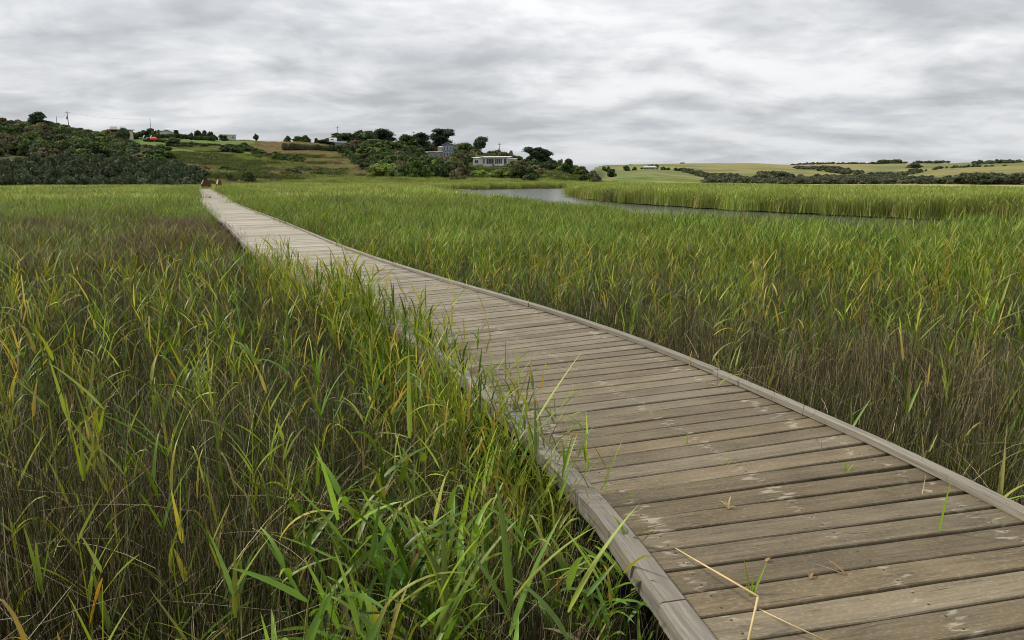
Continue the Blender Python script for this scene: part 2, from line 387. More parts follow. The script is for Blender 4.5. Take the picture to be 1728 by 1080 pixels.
q.l(col, q.b.inputs['Base Color']); q.bump(n, .8, .35)
g = link('ground', me, q.m); tag(g, kind='structure', label='marsh floor rising into grassy hills and far fields', cat='ground')
# river
rp2 = []
cen = RP.mean(0)
for i, p in enumerate(RP):
    a = RP[i - 1]; b = RP[(i + 1) % len(RP)]; t = b - a; nn = np.array([t[1], -t[0]]) / np.linalg.norm(t)
    area = sum(RP[k][0] * RP[(k + 1) % len(RP)][1] - RP[(k + 1) % len(RP)][0] * RP[k][1] for k in range(len(RP)))
    rp2.append(p + (nn if area > 0 else -nn) * .7)
q = NT('river water', .16, .5); q.b.inputs['Base Color'].default_value = (.06, .066, .062, 1); q.b.inputs['IOR'].default_value = 1.33
n = q.noise(q.mapping(q.pos(), (1.6, .9, 1)), 2.2, 4, .6); q.bump(n, .10, .02)
me = bpy.data.meshes.new('river'); me.from_pydata([(p[0], p[1], WATER) for p in rp2], [], [list(range(len(rp2)))]); me.update()
if me.polygons[0].normal.z < 0: me.flip_normals()
tag(link('river_water', me, q.m), kind='structure', label='calm grey river winding through the reed beds', cat='river')

# ------------------------------------------------------------------ boardwalk
CTRL = [(2.35,-7.5),(2.3,-4.6),(2.15,-2.1),(1.86,.4),(1.42,2.55),(1.18,3.46),(.40,5.6),(-.23,6.87),(-.99,8.21),(-2.42,10.61),(-4.58,14.65),(-8.05,21.9),(-12.0,29.9),(-16.4,38.9),(-20.2,47.2),(-21.9,51.2),(-25.1,58.2),(-33.9,77),(-42.3,96.5)]
def catmull(P, n=24):
    P = [np.array(p, float) for p in P]; o = []
    for i in range(len(P) - 1):
        p0 = P[max(i - 1, 0)]; p1 = P[i]; p2 = P[i + 1]; p3 = P[min(i + 2, len(P) - 1)]
        d1 = np.linalg.norm(p2 - p1); m1 = (p2 - p0) / (np.linalg.norm(p2 - p1) + np.linalg.norm(p1 - p0) + 1e-9) * d1; m2 = (p3 - p1) / (np.linalg.norm(p3 - p2) + np.linalg.norm(p2 - p1) + 1e-9) * d1
        for k in range(n):
            t = k / n; o.append((2*t**3-3*t**2+1)*p1 + (t**3-2*t**2+t)*m1 + (-2*t**3+3*t**2)*p2 + (t**3-t**2)*m2)
    o.append(P[-1]); return np.array(o)
PATH = catmull(CTRL)
for _ in range(6): PATH[1:-1] = PATH[1:-1] * .5 + (PATH[:-2] + PATH[2:]) * .25
seg = np.hypot(*np.diff(PATH, axis=0).T); S = np.concatenate([[0], np.cumsum(seg)]); LEN = S[-1]
def path_at(s):
    x = np.interp(s, S, PATH[:, 0]); y = np.interp(s, S, PATH[:, 1])
    e_ = .25; dx = np.interp(s + e_, S, PATH[:, 0]) - np.interp(s - e_, S, PATH[:, 0]); dy = np.interp(s + e_, S, PATH[:, 1]) - np.interp(s - e_, S, PATH[:, 1])
    l = np.hypot(dx, dy); return x, y, dx / l, dy / l
def path_coords(x, y):                     # (distance along, signed offset to the right)
    x = np.asarray(x, float); y = np.asarray(y, float); best = np.full(x.shape, 1e18); s_ = np.zeros(x.shape); o_ = np.zeros(x.shape)
    P = PATH[::2]; SS = S[::2]
    for i in range(len(P) - 1):
        a = P[i]; ab = P[i + 1] - a; L2 = ab @ ab; t = np.clip(((x - a[0]) * ab[0] + (y - a[1]) * ab[1]) / L2, 0, 1)
        ex = x - a[0] - t * ab[0]; ey = y - a[1] - t * ab[1]; d = ex * ex + ey * ey; k = d < best
        best = np.where(k, d, best); s_ = np.where(k, SS[i] + t * math.sqrt(L2), s_); o_ = np.where(k, (ex * ab[1] - ey * ab[0]) / math.sqrt(L2), o_)
    return s_, np.sign(o_) * np.sqrt(best)
HW = .955
bw = empty('boardwalk', (float(PATH[90][0]), float(PATH[90][1]), MARSH), label='long weathered timber boardwalk curving away through the reed marsh', cat='boardwalk')
BW0 = Vector(bw.location)
def W2(o): o.location = -BW0; return o
Vs, Fs, UV, CO = [], [], [], []
s = .3; pid = 0
PITCHP = .146
while s < LEN - .2:
    x, y, dx, dy = path_at(s); rx, ry = dy, -dx
    wid = PITCHP - rnd.uniform(.010, .017); dist = math.hypot(x, y)
    nseg = 14 if (dist < 14 and y > 0) else (4 if dist < 35 else 1)
    e0 = -HW + .04 + rnd.gauss(0, .004); e1 = HW - .012 + rnd.gauss(0, .004); yaw = rnd.gauss(0, .0025); zj = rnd.gauss(0, .0022); tilt = rnd.gauss(0, .006)
    tone = min(1, max(0, rnd.gauss(.5, .2))); idv = rnd.random()
    paleness = min(1, max(0, rnd.gauss(.06, .05) + (.12 if rnd.random() < .07 else 0) + .85 * min(1, max(0, (dist - 4.2) / 12))))  # random per board, and paler the farther it lies from the camera
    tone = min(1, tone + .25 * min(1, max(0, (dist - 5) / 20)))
    ns1, ns2 = rnd.random() * 99, rnd.random() * 99
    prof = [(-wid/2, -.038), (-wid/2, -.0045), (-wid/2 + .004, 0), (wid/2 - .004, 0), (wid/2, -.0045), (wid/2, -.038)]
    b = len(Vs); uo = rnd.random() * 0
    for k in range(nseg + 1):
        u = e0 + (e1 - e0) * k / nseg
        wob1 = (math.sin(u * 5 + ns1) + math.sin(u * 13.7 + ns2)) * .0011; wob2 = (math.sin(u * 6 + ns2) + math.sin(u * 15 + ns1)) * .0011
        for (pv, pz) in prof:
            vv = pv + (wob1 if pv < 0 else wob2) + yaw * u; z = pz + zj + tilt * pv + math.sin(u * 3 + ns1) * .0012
            Vs.append((x + rx * u + dx * vv, y + ry * u + dy * vv, z)); UV.append((u, pv)); CO.append((tone, idv, paleness))
    for k in range(nseg):
        for j in range(6):
            a0 = b + k * 6 + j; a1 = b + k * 6 + (j + 1) % 6; Fs.append([a0, a1, a1 + 6, a0 + 6])
    Fs.append([b + j for j in range(6)][::-1]); Fs.append([b + nseg * 6 + j for j in range(6)])
    s += PITCHP; pid += 1
def wood_mesh(name, Vs, Fs, UV, CO=None):
    me = bpy.data.meshes.new(name); me.from_pydata(Vs, [], Fs); me.update()
    if CO:
        a = me.color_attributes.new('tint', 'FLOAT_COLOR', 'POINT'); a.data.foreach_set('color', np.hstack([np.array(CO, np.float32), np.ones((len(CO), 1), np.float32)]).ravel())
    uv = me.uv_layers.new(name='wood'); li = np.zeros(len(me.loops), np.int32); me.loops.foreach_get('vertex_index', li)
    uv.data.foreach_set('uv', np.array(UV, np.float32)[li].ravel()); return me
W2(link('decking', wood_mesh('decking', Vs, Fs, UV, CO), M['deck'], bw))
# kerb timbers in lengths, butt jointed; the left one is laid flat and its outer edge is ragged
def kerb(side, s0, s1):
    Vk, Fk, Uk = [], [], []; wk, hk = (.062, .042) if side > 0 else (.098, .024)
    n = max(2, int((s1 - s0) / .12)); joff = rnd.gauss(0, .003); z0 = .004 + rnd.random() * .003; o0 = rnd.random() * 50
    rag = rnd.random() * 50
    for k in range(n + 1):
        s_ = s0 + .003 + (s1 - s0 - .006) * k / n; x, y, dx, dy = path_at(s_); rx, ry = dy, -dx
        oc = HW + joff; ou = oc; dn = 0
        if side < 0:
            ou += .006 + .006 * (vnoise(s_ * 9 + rag, 0, 3) - .5) - .05 * max(0, float(vnoise(s_ * 3.1 + rag, 5, 8)) - .78) * 2; dn = -.040 - .06 * float(vnoise(s_ * 1.7 + rag, 2, 5))
        prof = [(ou, z0 + dn), (ou, z0 + hk - .007), (ou - .007, z0 + hk), (oc - wk + .007, z0 + hk), (oc - wk, z0 + hk - .007), (oc - wk, z0)]
        acc = 0
        for j, (o, z) in enumerate(prof):
            if j: acc += math.hypot(o - prof[j-1][0], z - prof[j-1][1])
            zz = z + .0025 * math.sin(s_ * 2 + o0)
            Vk.append((x + rx * o * side, y + ry * o * side, zz)); Uk.append((s_ + o0, acc + o0))
    for k in range(n):
        for j in range(6):
            a0 = k * 6 + j; a1 = k * 6 + (j + 1) % 6; f = [a0, a1, a1 + 6, a0 + 6]; Fk.append(f if side < 0 else f[::-1])
    e1 = list(range(6)); e2 = [n * 6 + j for j in range(6)]
    Fk.append(e1[::-1] if side < 0 else e1); Fk.append(e2 if side < 0 else e2[::-1])
    W2(link('kerb_rail', wood_mesh('kerb_rail', Vk, Fk, Uk), M['kerb'], bw))
def fascia(side, s0, s1):
    Vk, Fk, Uk = [], [], []; n = max(2, int((s1 - s0) / .3)); o0 = rnd.random() * 30
    for k in range(n + 1):
        s_ = s0 + (s1 - s0) * k / n; x, y, dx, dy = path_at(s_); rx, ry = dy, -dx
        for (o, z) in [(.70, -.19), (.70, -.041), (.745, -.041), (.745, -.19)]:
            Vk.append((x + rx * o * side, y + ry * o * side, z)); Uk.append((s_ + o0, o + z))
    for k in range(n):
        for j in range(4): a0 = k * 4 + j; a1 = k * 4 + (j + 1) % 4; Fk.append([a0, a1, a1 + 4, a0 + 4])
    Fk.append([3, 2, 1, 0]); Fk.append([n*4 + j for j in range(4)])
    W2(link('joist', wood_mesh('joist', Vk, Fk, Uk), M['kerb'], bw))
for side, first, L in ((1, .35, 3.02), (-1, .35, 2.4)):
    s0 = first
    while s0 < LEN - .5:
        s1 = min(s0 + L * rnd.uniform(.97, 1.03), LEN - .2); kerb(side, s0, s1); s0 = s1
for side in (1, -1):
    s0 = .3
    while s0 < LEN - .5:
        s1 = min(s0 + 7.2, LEN - .25); fascia(side, s0, s1); s0 = s1
PD = plain('dark post timber', (.035, .03, .025), .8, .3)  # one even dark tone for all posts under the deck
s0 = 1.2
while s0 < LEN - 1 and s0 < 60:
    x, y, dx, dy = path_at(s0); rx, ry = dy, -dx
    for sd in (1, -1):
        mb = MB(); cx, cy = x + rx * .62 * sd, y + ry * .62 * sd; mb.tube([(cx, cy, -1.3), (cx, cy, -.5), (cx, cy, -.045)], .05, 10)
        W2(mb.build('post', PD, bw, True))
    s0 += 2.4

# ------------------------------------------------------------------ plant geometry
def ribbons(base, az, L, lean, bend, w, segs, cols, prof='leaf', fold=0.0, twist=None, tipcol=None, pw=1.3):
    """many curved tapering blades at once; returns V, F, colours"""
    N = len(L); t = np.linspace(0, 1, segs + 1); az = az[:, None]; L = L[:, None]
    th = lean[:, None] + bend[:, None] * t[None] ** (pw if np.isscalar(pw) else pw[:, None])
    ds = L / segs; st = np.sin(th); ct = np.cos(th)
    hx = np.concatenate([np.zeros((N, 1)), np.cumsum((st[:, 1:] + st[:, :-1]) / 2 * ds, 1)], 1)
    hz_ = np.concatenate([np.zeros((N, 1)), np.cumsum((ct[:, 1:] + ct[:, :-1]) / 2 * ds, 1)], 1)
    ca, sa = np.cos(az), np.sin(az)
    P = np.stack([base[:, 0:1] + hx * ca, base[:, 1:2] + hx * sa, base[:, 2:3] + hz_], -1)
    if prof == 'leaf': wp = np.minimum(1, .35 + t * 4.5) * np.clip(1 - t, 0, 1) ** .62
    elif prof == 'blade': wp = np.clip(1 - t, 0, 1) ** .5 * .9 + .1
    else: wp = 1 - .5 * t
    wp = wp[None] * w[:, None] / 2
    tw = (twist if twist is not None else np.zeros(N))[:, None] * (0.4 + t[None])
    side = np.stack([-sa * np.cos(tw), ca * np.cos(tw), np.zeros_like(tw) + np.sin(tw)], -1)
    nrm = np.stack([-ct * ca, -ct * sa, st], -1)
    c = np.repeat(cols[:, None, :], segs + 1, 1)
    if tipcol is not None:
        tm = np.clip((t - .55) / .45, 0, 1)[None, :, None] * tipcol[1][:, None, None]; c = c * (1 - tm) + tipcol[0][None, None, :] * tm
    if fold > 0:
        Vv = np.stack([P - side * wp[..., None] + nrm * (wp * fold)[..., None], P, P + side * wp[..., None] + nrm * (wp * fold)[..., None]], 2); K = 3
    else: Vv = np.stack([P - side * wp[..., None], P + side * wp[..., None]], 2); K = 2
    V = Vv.reshape(-1, 3); CC = np.repeat(c[:, :, None, :], K, 2).reshape(-1, 3)
    b = (np.arange(N) * (segs + 1) * K)[:, None, None]; s_ = (np.arange(segs) * K)[None, :, None]; k_ = np.arange(K - 1)[None, None, :]
    a = (b + s_ + k_).ravel(); F = np.stack([a, a + 1, a + K + 1, a + K], 1)
    return V, F, CC
def join(parts):
    Vs, Fs, Cs = [], [], []; o = 0
    for V, F, Cc in parts: Vs.append(V); Fs.append(F + o); Cs.append(Cc); o += len(V)
    return np.vstack(Vs), np.vstack(Fs), np.vstack(Cs)
GREEN = np.array([(.13,.225,.016),(.20,.30,.022),(.075,.145,.013),(.28,.36,.034),(.35,.37,.05),(.10,.17,.020)])
YEL = np.array([(.38,.38,.055),(.46,.40,.07),(.44,.34,.06)])
STRAW = np.array([(.38,.30,.17),(.30,.24,.14),(.45,.37,.23)])
BROWN = np.array([(.034,.026,.014),(.055,.042,.022),(.024,.020,.012),(.09,.072,.04)])
OLIVE = np.array([(.026,.042,.010),(.05,.075,.018),(.018,.030,.009)])
def pick(P, n, r, var=.15): return P[r.randint(0, len(P), n)] * (1 + (r.rand(n, 1) - .5) * 2 * var)
def rush_patch(seed, n=250, size=.72, hmin=.62, hmax=1.02, wid=.0027, mixw=(.27, .33, .12, .28), segs=4, bright=1.0):
    r = np.random.RandomState(seed); n0 = n
    ctr = (r.rand(9, 2) - .5) * size; k = r.randint(0, 9, n); xy = np.where(r.rand(n, 1) < .5, ctr[k] + r.randn(n, 2) * .05, (r.rand(n, 2) - .5) * size)
    base = np.column_stack([xy, np.zeros(n)]); kind = r.choice(4, n, p=mixw)
    cols = np.where((kind == 0)[:, None], pick(BROWN, n, r) * np.array([bright * 1.12, bright, bright * .7]), np.where((kind == 1)[:, None], pick(OLIVE, n, r), np.where((kind == 3)[:, None], pick(GREEN, n, r) * .62, pick(STRAW, n, r) * .8)))
    wa = r.rand() * 6.3; az = np.where(r.rand(n) < .5, wa + r.randn(n) * .8, r.rand(n) * 2 * PI)
    L = r.uniform(hmin, hmax, n); a = ribbons(base, az, L, np.abs(r.randn(n)) * .13, np.abs(r.randn(n)) * .32, np.full(n, wid) * r.uniform(.7, 1.4, n), segs, cols, 'stem')
    m2 = n0 // 20                             # broken, fallen straws lying across
    b = ribbons(np.column_stack([(r.rand(m2, 2) - .5) * size, r.uniform(.15, .75, m2)]), r.rand(m2) * 6.3, r.uniform(.25, .7, m2), r.uniform(.7, 1.5, m2), r.uniform(-.2, .5, m2), np.full(m2, wid), 3, pick(STRAW, m2, r), 'stem')
    return join([a, b])
def reed_clump(seed, stems=4, size=.5, hmin=.75, hmax=1.15, lw=.0175, ll=(.22, .42), yel=.06, segs=6, spread=1.1, nl=(5, 8), palette=GREEN, droop=1.25):
    r = np.random.RandomState(seed); P = []
    for s_ in range(stems):
        bx, by = (r.rand(2) - .5) * size; h = r.uniform(hmin, hmax); az = r.rand() * 6.3; lean = abs(r.randn()) * .08; bend = abs(r.randn()) * .14
        t = np.linspace(0, 1, 7); yl = r.rand() < yel
        base = palette[r.randint(len(palette))]; ctint = (YEL[r.randint(3)] if yl else base)
        P.append(ribbons(np.array([[bx, by, 0]]), np.array([az]), np.array([h]), np.array([lean]), np.array([bend]), np.array([.0065]), 6, (ctint * .8 + np.array([.06, .045, .0]) * .4)[None], 'stem'))
        n = r.randint(nl[0], nl[1] + 1); f = np.sort(r.uniform(.38, .97, n)); f[-1] = .98
        th = lean + bend * f ** 1.3; d = h * f
        bp = np.column_stack([bx + np.sin(th * .6 + lean * .4) * d * math.cos(az), by + np.sin(th * .6 + lean * .4) * d * math.sin(az), d * np.cos(th * .6)])
        a0 = r.rand() * 6.3; la = a0 + np.arange(n) * PI + r.randn(n) * .45; L = r.uniform(*ll, n) * (1 - .25 * f)
        cols = np.clip(np.repeat(ctint[None], n, 0) * (1 + (r.rand(n, 1) - .55) * .9), 0, .8)
        k = r.rand(n) < (.5 if yl else .05); cols[k] = pick(YEL, int(k.sum()), r); k = (f < .6) & (r.rand(n) < .35); cols[k] = pick(STRAW, int(k.sum()), r)
        kink = r.rand(n) < .12; bnd = np.where(kink, r.uniform(1.3, 2.4, n), np.abs(r.randn(n)) * .75 * droop * (1.15 - .5 * f))
        P.append(ribbons(bp, la, L, r.uniform(.18, .62, n) * spread, bnd, lw * r.uniform(.7, 1.25, n), segs, cols, 'leaf', .28, r.randn(n) * .5, (np.array((.42, .33, .08)), (r.rand(n) < .12) * .8), np.where(kink, 4.5, 1.3)))
    return join(P)
def tuft_patch(seed, n, size, hmin, hmax, wid, pal, mixp, segs=3, bendy=.5):
    r = np.random.RandomState(seed); kind = r.choice(len(pal), n, p=mixp); cols = np.zeros((n, 3))
    for i, P in enumerate(pal): k = kind == i; cols[k] = pick(P, int(k.sum()), r)
    base = np.column_stack([(r.rand(n, 2) - .5) * size, np.zeros(n)]); tall = vnoise(base[:, 0] * 2.5 / size * 2, base[:, 1] * 2.5 / size * 2, seed)
    a = ribbons(base, r.rand(n) * 6.3, r.uniform(hmin, hmax, n) * (.88 + .2 * tall), np.abs(r.randn(n)) * .12, np.abs(r.randn(n)) * bendy, wid * r.uniform(.6, 1.3, n), segs, cols, 'blade')
    m2 = n // 2; h = r.uniform(hmin * .55, hmax * .92, m2)    # leaves springing off upper stems
    b = ribbons(np.column_stack([(r.rand(m2, 2) - .5) * size, h]), r.rand(m2) * 6.3, r.uniform(.2, .42, m2), r.uniform(.3, .9, m2), r.uniform(.1, .9, m2), wid * r.uniform(.9, 1.7, m2), 3, pick(pal[0], m2, r), 'leaf')
    return join([a, b])
def source(coll, name, V, F, Cc, mat):
    me = mesh_from(name, V, F, Cc); me.materials.append(mat); o = bpy.data.objects.new(name, me); coll.objects.link(o); return o
def scatter(name, coll, pts, rots, scl, idx, label, cat, sz=None):
    me = bpy.data.meshes.new(name); n = len(pts); me.vertices.add(n); me.vertices.foreach_set('co', np.asarray(pts, np.float32).ravel())
    a = me.attributes.new('rot', 'FLOAT_VECTOR', 'POINT'); a.data.foreach_set('vector', np.asarray(rots, np.float32).ravel())
    s3 = np.repeat(np.asarray(scl, np.float32)[:, None], 3, 1)
    if sz is not None: s3[:, 2] = sz
    a = me.attributes.new('scl', 'FLOAT_VECTOR', 'POINT'); a.data.foreach_set('vector', s3.ravel())
    a = me.attributes.new('pick', 'INT', 'POINT'); a.data.foreach_set('value', np.asarray(idx, np.int32))
    o = link(name, me); tag(o, label=label, cat=cat, kind='stuff')
    ng = bpy.data.node_groups.new(name, 'GeometryNodeTree'); ng.interface.new_socket('Geometry', in_out='INPUT', socket_type='NodeSocketGeometry'); ng.interface.new_socket('Geometry', in_out='OUTPUT', socket_type='NodeSocketGeometry')
    N = ng.nodes; gi = N.new('NodeGroupInput'); go = N.new('NodeGroupOutput'); ci = N.new('GeometryNodeCollectionInfo'); ci.inputs['Collection'].default_value = coll
    ci.inputs['Separate Children'].default_value = True; ci.inputs['Reset Children'].default_value = True
    ip = N.new('GeometryNodeInstanceOnPoints'); ip.inputs['Pick Instance'].default_value = True
    def att(nm, ty):
        k = N.new('GeometryNodeInputNamedAttribute'); k.data_type = ty; k.inputs['Name'].default_value = nm; return k.outputs['Attribute']
    er = N.new('FunctionNodeEulerToRotation'); L = ng.links
    L.new(gi.outputs[0], ip.inputs['Points']); L.new(ci.outputs[0], ip.inputs['Instance']); L.new(att('pick', 'INT'), ip.inputs['Instance Index'])
    L.new(att('rot', 'FLOAT_VECTOR'), er.inputs[0]); L.new(er.outputs[0], ip.inputs['Rotation']); L.new(att('scl', 'FLOAT_VECTOR'), ip.inputs['Scale']); L.new(ip.outputs[0], go.inputs[0])
    md = o.modifiers.new('scatter', 'NODES'); md.node_group = ng
    return o
# reed-bed layout -------------------------------------------------
def jgrid(x0, x1, y0, y1, d, keep):
    xs = np.arange(x0, x1, d); ys = np.arange(y0, y1, d); X, Y = np.meshgrid(xs, ys); X = X.ravel() + (R.rand(X.size) - .5) * d * 1.1; Y = Y.ravel() + (R.rand(Y.size) - .5) * d * 1.1
    k = keep(X, Y); return X[k], Y[k]
def wedge(x, y, r0, r1, half=54):
    r = np.hypot(x, y); a = np.abs(np.degrees(np.arctan2(x, y))); return (r >= r0) & (r < r1) & ((a < half) | (r < 4.5))
def clear_of(x, y, m_):                    # not in the boardwalk or the river
    s_, o_ = path_coords(x, y); return (np.abs(o_) > HW + m_) | (s_ >= LEN - .05)
def greenness(x, y):
    """0 = brown rushes, 1 = leafy green reeds"""
    r = np.hypot(x, y); s_, o_ = path_coords(x, y); left = o_ < 0
    g_ = fbm(x / 5 + 3, y / 5, 77, 3); g2 = fbm(x / 18, y / 18, 78, 2)
    gl = np.interp(r, [0, 3, 5, 10.5, 13.5, 23, 29, 40, 60], [.56, .46, .58, .68, .25, .02, .66, .78, .7])
    gr = np.interp(r, [0, 3, 5, 8, 11, 16, 30], [.42, .36, .34, .52, .80, .92, .92])
    b = np.where(left, gl, gr) + np.where(left & (x > -1.2) & (r > 3), .12, 0)
    return np.clip(b + (g_ - .5) * 1.1 + (g2 - .5) * .4, 0, 1)
def topscale(x, y, near_edge=True):
    """relative stand height"""
    h = 1 + (fbm(x / 3, y / 3, 91, 3) - .5) * .5
    s_, o_ = path_coords(x, y); d = np.abs(o_) - HW; r = np.hypot(x, y); left = o_ < 0
    tall = np.exp(-((r - 7.5) / 2.6) ** 2)                       # reeds hang over the left edge here
    edge = np.clip(d / .9, 0, 1)
    lo = np.where(left, .80 + .25 * tall, .74); lo = np.where(left & (r > 12), .66, lo)
    h = h * (lo + (1 - lo) * edge)
    cam_ = np.clip((r - .9) / 1.6, 0, 1); return h * (.62 + .38 * cam_)
rc = bpy.data.collections.new('rush_sources')
for i in range(5): source(rc, 'rush_patch_%02d' % i, *rush_patch(100 + i), M['stem'])
for i in range(3): source(rc, 'rush_patch_%02d' % (5 + i), *rush_patch(120 + i, mixw=(.50, .16, .26, .08), bright=1.45, wid=.0028, hmax=1.08), M['stem'])
X1, Y1 = jgrid(-14, 15, -5, 16, .33, lambda x, y: wedge(x, y, .75, 15) & clear_of(x, y, .16))
gn = greenness(X1, Y1); n = len(X1)
scatter('rush_bed', rc, np.column_stack([X1, Y1, height(X1, Y1)]), np.column_stack([R.randn(n) * .05, R.randn(n) * .05, R.rand(n) * 6.3]), R.uniform(.9, 1.1, n), np.where(R.rand(n) < np.clip(.85 - gn * 1.15, .08, .7), R.randint(5, 8, n), R.randint(0, 5, n)), 'thin brown and olive rush stems packed between the near reeds', 'rushes', topscale(X1, Y1) * R.uniform(.88, 1.08, n) * (1 - .12 * gn))
gc = bpy.data.collections.new('reed_sources')
for i in range(7): source(gc, 'reed_clump_%02d' % i, *reed_clump(200 + i, yel=.05), M['leaf'])
source(gc, 'reed_clump_07', *reed_clump(207, stems=3, yel=.9), M['leaf'])
source(gc, 'reed_clump_08', *reed_clump(208, stems=3, yel=.5, lw=.024), M['leaf'])
for i in range(3): source(gc, 'reed_clump_%02d' % (9 + i), *reed_clump(220 + i, stems=5, lw=.031, ll=(.26, .46), yel=.03, spread=1.55, droop=1.5, size=.4, nl=(6, 9), palette=GREEN[[0, 1, 2, 5]]), M['leaf'])
X2, Y2 = jgrid(-14, 15, -5, 16, .30, lambda x, y: wedge(x, y, .95, 15) & clear_of(x, y, .12) & (R.rand(len(x)) < .04 + .72 * greenness(x, y) ** 1.3))
n = len(X2); idx = R.choice(9, n, p=[.1365] * 7 + [.0145, .030]); r2 = np.hypot(X2, Y2)
broad = (X2 > -.75) & (X2 < .5) & (Y2 > 1.0) & (Y2 < 3.1); idx = np.where(broad & (R.rand(n) < .45), R.randint(9, 12, n), idx)
X3, Y3 = jgrid(-.75, .5, 1.25, 2.9, .23, lambda x, y: clear_of(x, y, .08) & (R.rand(len(x)) < .42)); n3_ = len(X3)
# reeds leaning over the left kerb
sE = R.uniform(np.interp(3.2, PATH[:, 1], S), np.interp(13, PATH[:, 1], S), 190); oE = -(HW + R.uniform(.01, .26, 190)); sE[:70] = R.uniform(np.interp(3.4, PATH[:, 1], S), np.interp(8.5, PATH[:, 1], S), 70); xE, yE, dxE, dyE = path_at(sE); X4 = xE + dyE * oE; Y4 = yE - dxE * oE
XX = np.concatenate([X2, X3, X4]); YY = np.concatenate([Y2, Y3, Y4]); n = len(XX); idx = np.concatenate([idx, R.randint(9, 12, n3_), R.choice(9, 190, p=[.1365] * 7 + [.0145, .030])])
sz = topscale(XX, YY) * R.uniform(.85, 1.12, n); sz[-190:] = np.interp(Y4, [3, 4.5, 6, 10, 13], [.80, .95, 1.06, 1.04, .8]) * R.uniform(.86, 1.14, 190)
rot = np.column_stack([R.randn(n) * .06, R.randn(n) * .06, R.rand(n) * 6.3])
scatter('reed_bed', gc, np.column_stack([XX, YY, height(XX, YY)]), rot, sz * .97, idx, 'leafy green reeds with scattered yellow blades beside the boardwalk', 'reeds', sz)
mc = bpy.data.collections.new('mid_sources'); GM = np.array([(.10,.185,.018),(.155,.255,.024),(.23,.32,.034),(.045,.105,.013),(.12,.165,.03),(.28,.32,.055)])
PG = [GM, BROWN, STRAW, YEL]
for i in range(3): source(mc, 'mid_patch_%02d' % i, *tuft_patch(300 + i, 330, 1.3, .70, 1.12, .013, PG, [.76, .10, .09, .05]), M['farreed'])
for i in range(3): source(mc, 'mid_patch_%02d' % (3 + i), *tuft_patch(310 + i, 420, 1.3, .75, 1.02, .0075, [BROWN * np.array([2.2, 1.9, 2.0]), OLIVE * 1.6, STRAW * .7, GREEN], [.64, .16, .12, .08], bendy=.3), M['farreed'])
for i in range(2): source(mc, 'mid_patch_%02d' % (6 + i), *tuft_patch(320 + i, 360, 1.3, .78, 1.12, .010, [GM, OLIVE * 2, BROWN * 2, STRAW], [.48, .2, .22, .10]), M['farreed'])
X1, Y1 = jgrid(-46, 46, 5, 48, .62, lambda x, y: wedge(x, y, 13.5, 46) & clear_of(x, y, .42) & ~in_river(x, y))
gn = greenness(X1, Y1); n = len(X1); u = R.rand(n)
idx = np.where(u < gn * 1.1 - .2, R.randint(0, 3, n), np.where(u < gn + .12, R.randint(6, 8, n), R.randint(3, 6, n)))
scatter('reed_bed_middle', mc, np.column_stack([X1, Y1, height(X1, Y1)]), np.column_stack([R.randn(n) * .03, R.randn(n) * .03, R.rand(n) * 6.3]), R.uniform(.85, 1.1, n), idx, 'reed bed turning from brown to bright green out to the river bend', 'reeds', topscale(X1, Y1) * np.where((X1 > -3) & (river_dist(X1, Y1) < 6), .94, 1) * R.uniform(.9, 1.1, n))
sE = R.uniform(np.interp(45, PATH[:, 1], S), LEN - 1.5, 420); sd = np.where(R.rand(420) < .5, 1, -1); oE = sd * (HW + R.uniform(.5, 2.4, 420)); xE, yE, dxE, dyE = path_at(sE); X5 = xE + dyE * oE; Y5 = yE - dxE * oE
scatter('reed_bed_edge', mc, np.column_stack([X5, Y5, height(X5, Y5)]), np.column_stack([np.zeros(420), np.zeros(420), R.rand(420) * 6.3]), R.uniform(.8, 1.0, 420), R.randint(0, 3, 420), 'green reeds crowding both edges of the far boardwalk', 'reeds', R.uniform(1.0, 1.2, 420))
hc = bpy.data.collections.new('hill_grass_sources')
for i in range(3): source(hc, 'hill_grass_%02d' % i, *tuft_patch(800 + i, 150, 2.6, .25, .6, .05, [GREEN * .8, OLIVE * 1.3, STRAW * .8], [.6, .28, .12], 2, .5), M['farreed'])
for i in range(2): source(hc, 'hill_grass_%02d' % (3 + i), *tuft_patch(810 + i, 150, 2.6, .3, .65, .05, [STRAW * .8, YEL * .6, OLIVE * 1.6], [.55, .2, .25], 2, .4), M['farreed'])
for i in range(2): source(hc, 'hill_grass_%02d' % (5 + i), *tuft_patch(820 + i, 170, 2.8, .4, .95, .09, [GREEN * .42, OLIVE, BROWN], [.5, .35, .15], 2, .5), M['farreed'])
def hill_keep(x, y):
    r = np.hypot(x, y); p = 864 + 1177 * x / np.maximum(y, 1); z = height(x, y)
    lawn_ = (p > 225) & (p < 430) & (r > 245) & (fbm(x / 9, y / 9, 12) > .42); return (p > 285) & (p < 1040) & (r > 135) & (r < 345) & (z > MARSH + .35) & ~lawn_ & ((p < 620) | (R.rand(len(x)) < .42))
X6, Y6 = jgrid(-190, 60, 90, 330, 1.55, hill_keep); n = len(X6); p6 = 864 + 1177 * X6 / Y6; r6 = np.hypot(X6, Y6); a_ = fbm(X6 / 16, Y6 / 16, 21, 3); b_ = fbm(X6 / 9, Y6 / 9, 23, 3)
tn = np.clip((a_ - .42) * 4, 0, .8) + .6 * ((p6 > 440) & (p6 < 600) & (r6 > 225)); dk_ = (b_ > .54) & (r6 < 250)
idx = np.where(dk_, R.randint(5, 7, n), np.where(R.rand(n) < tn, R.randint(3, 5, n), R.randint(0, 3, n)))
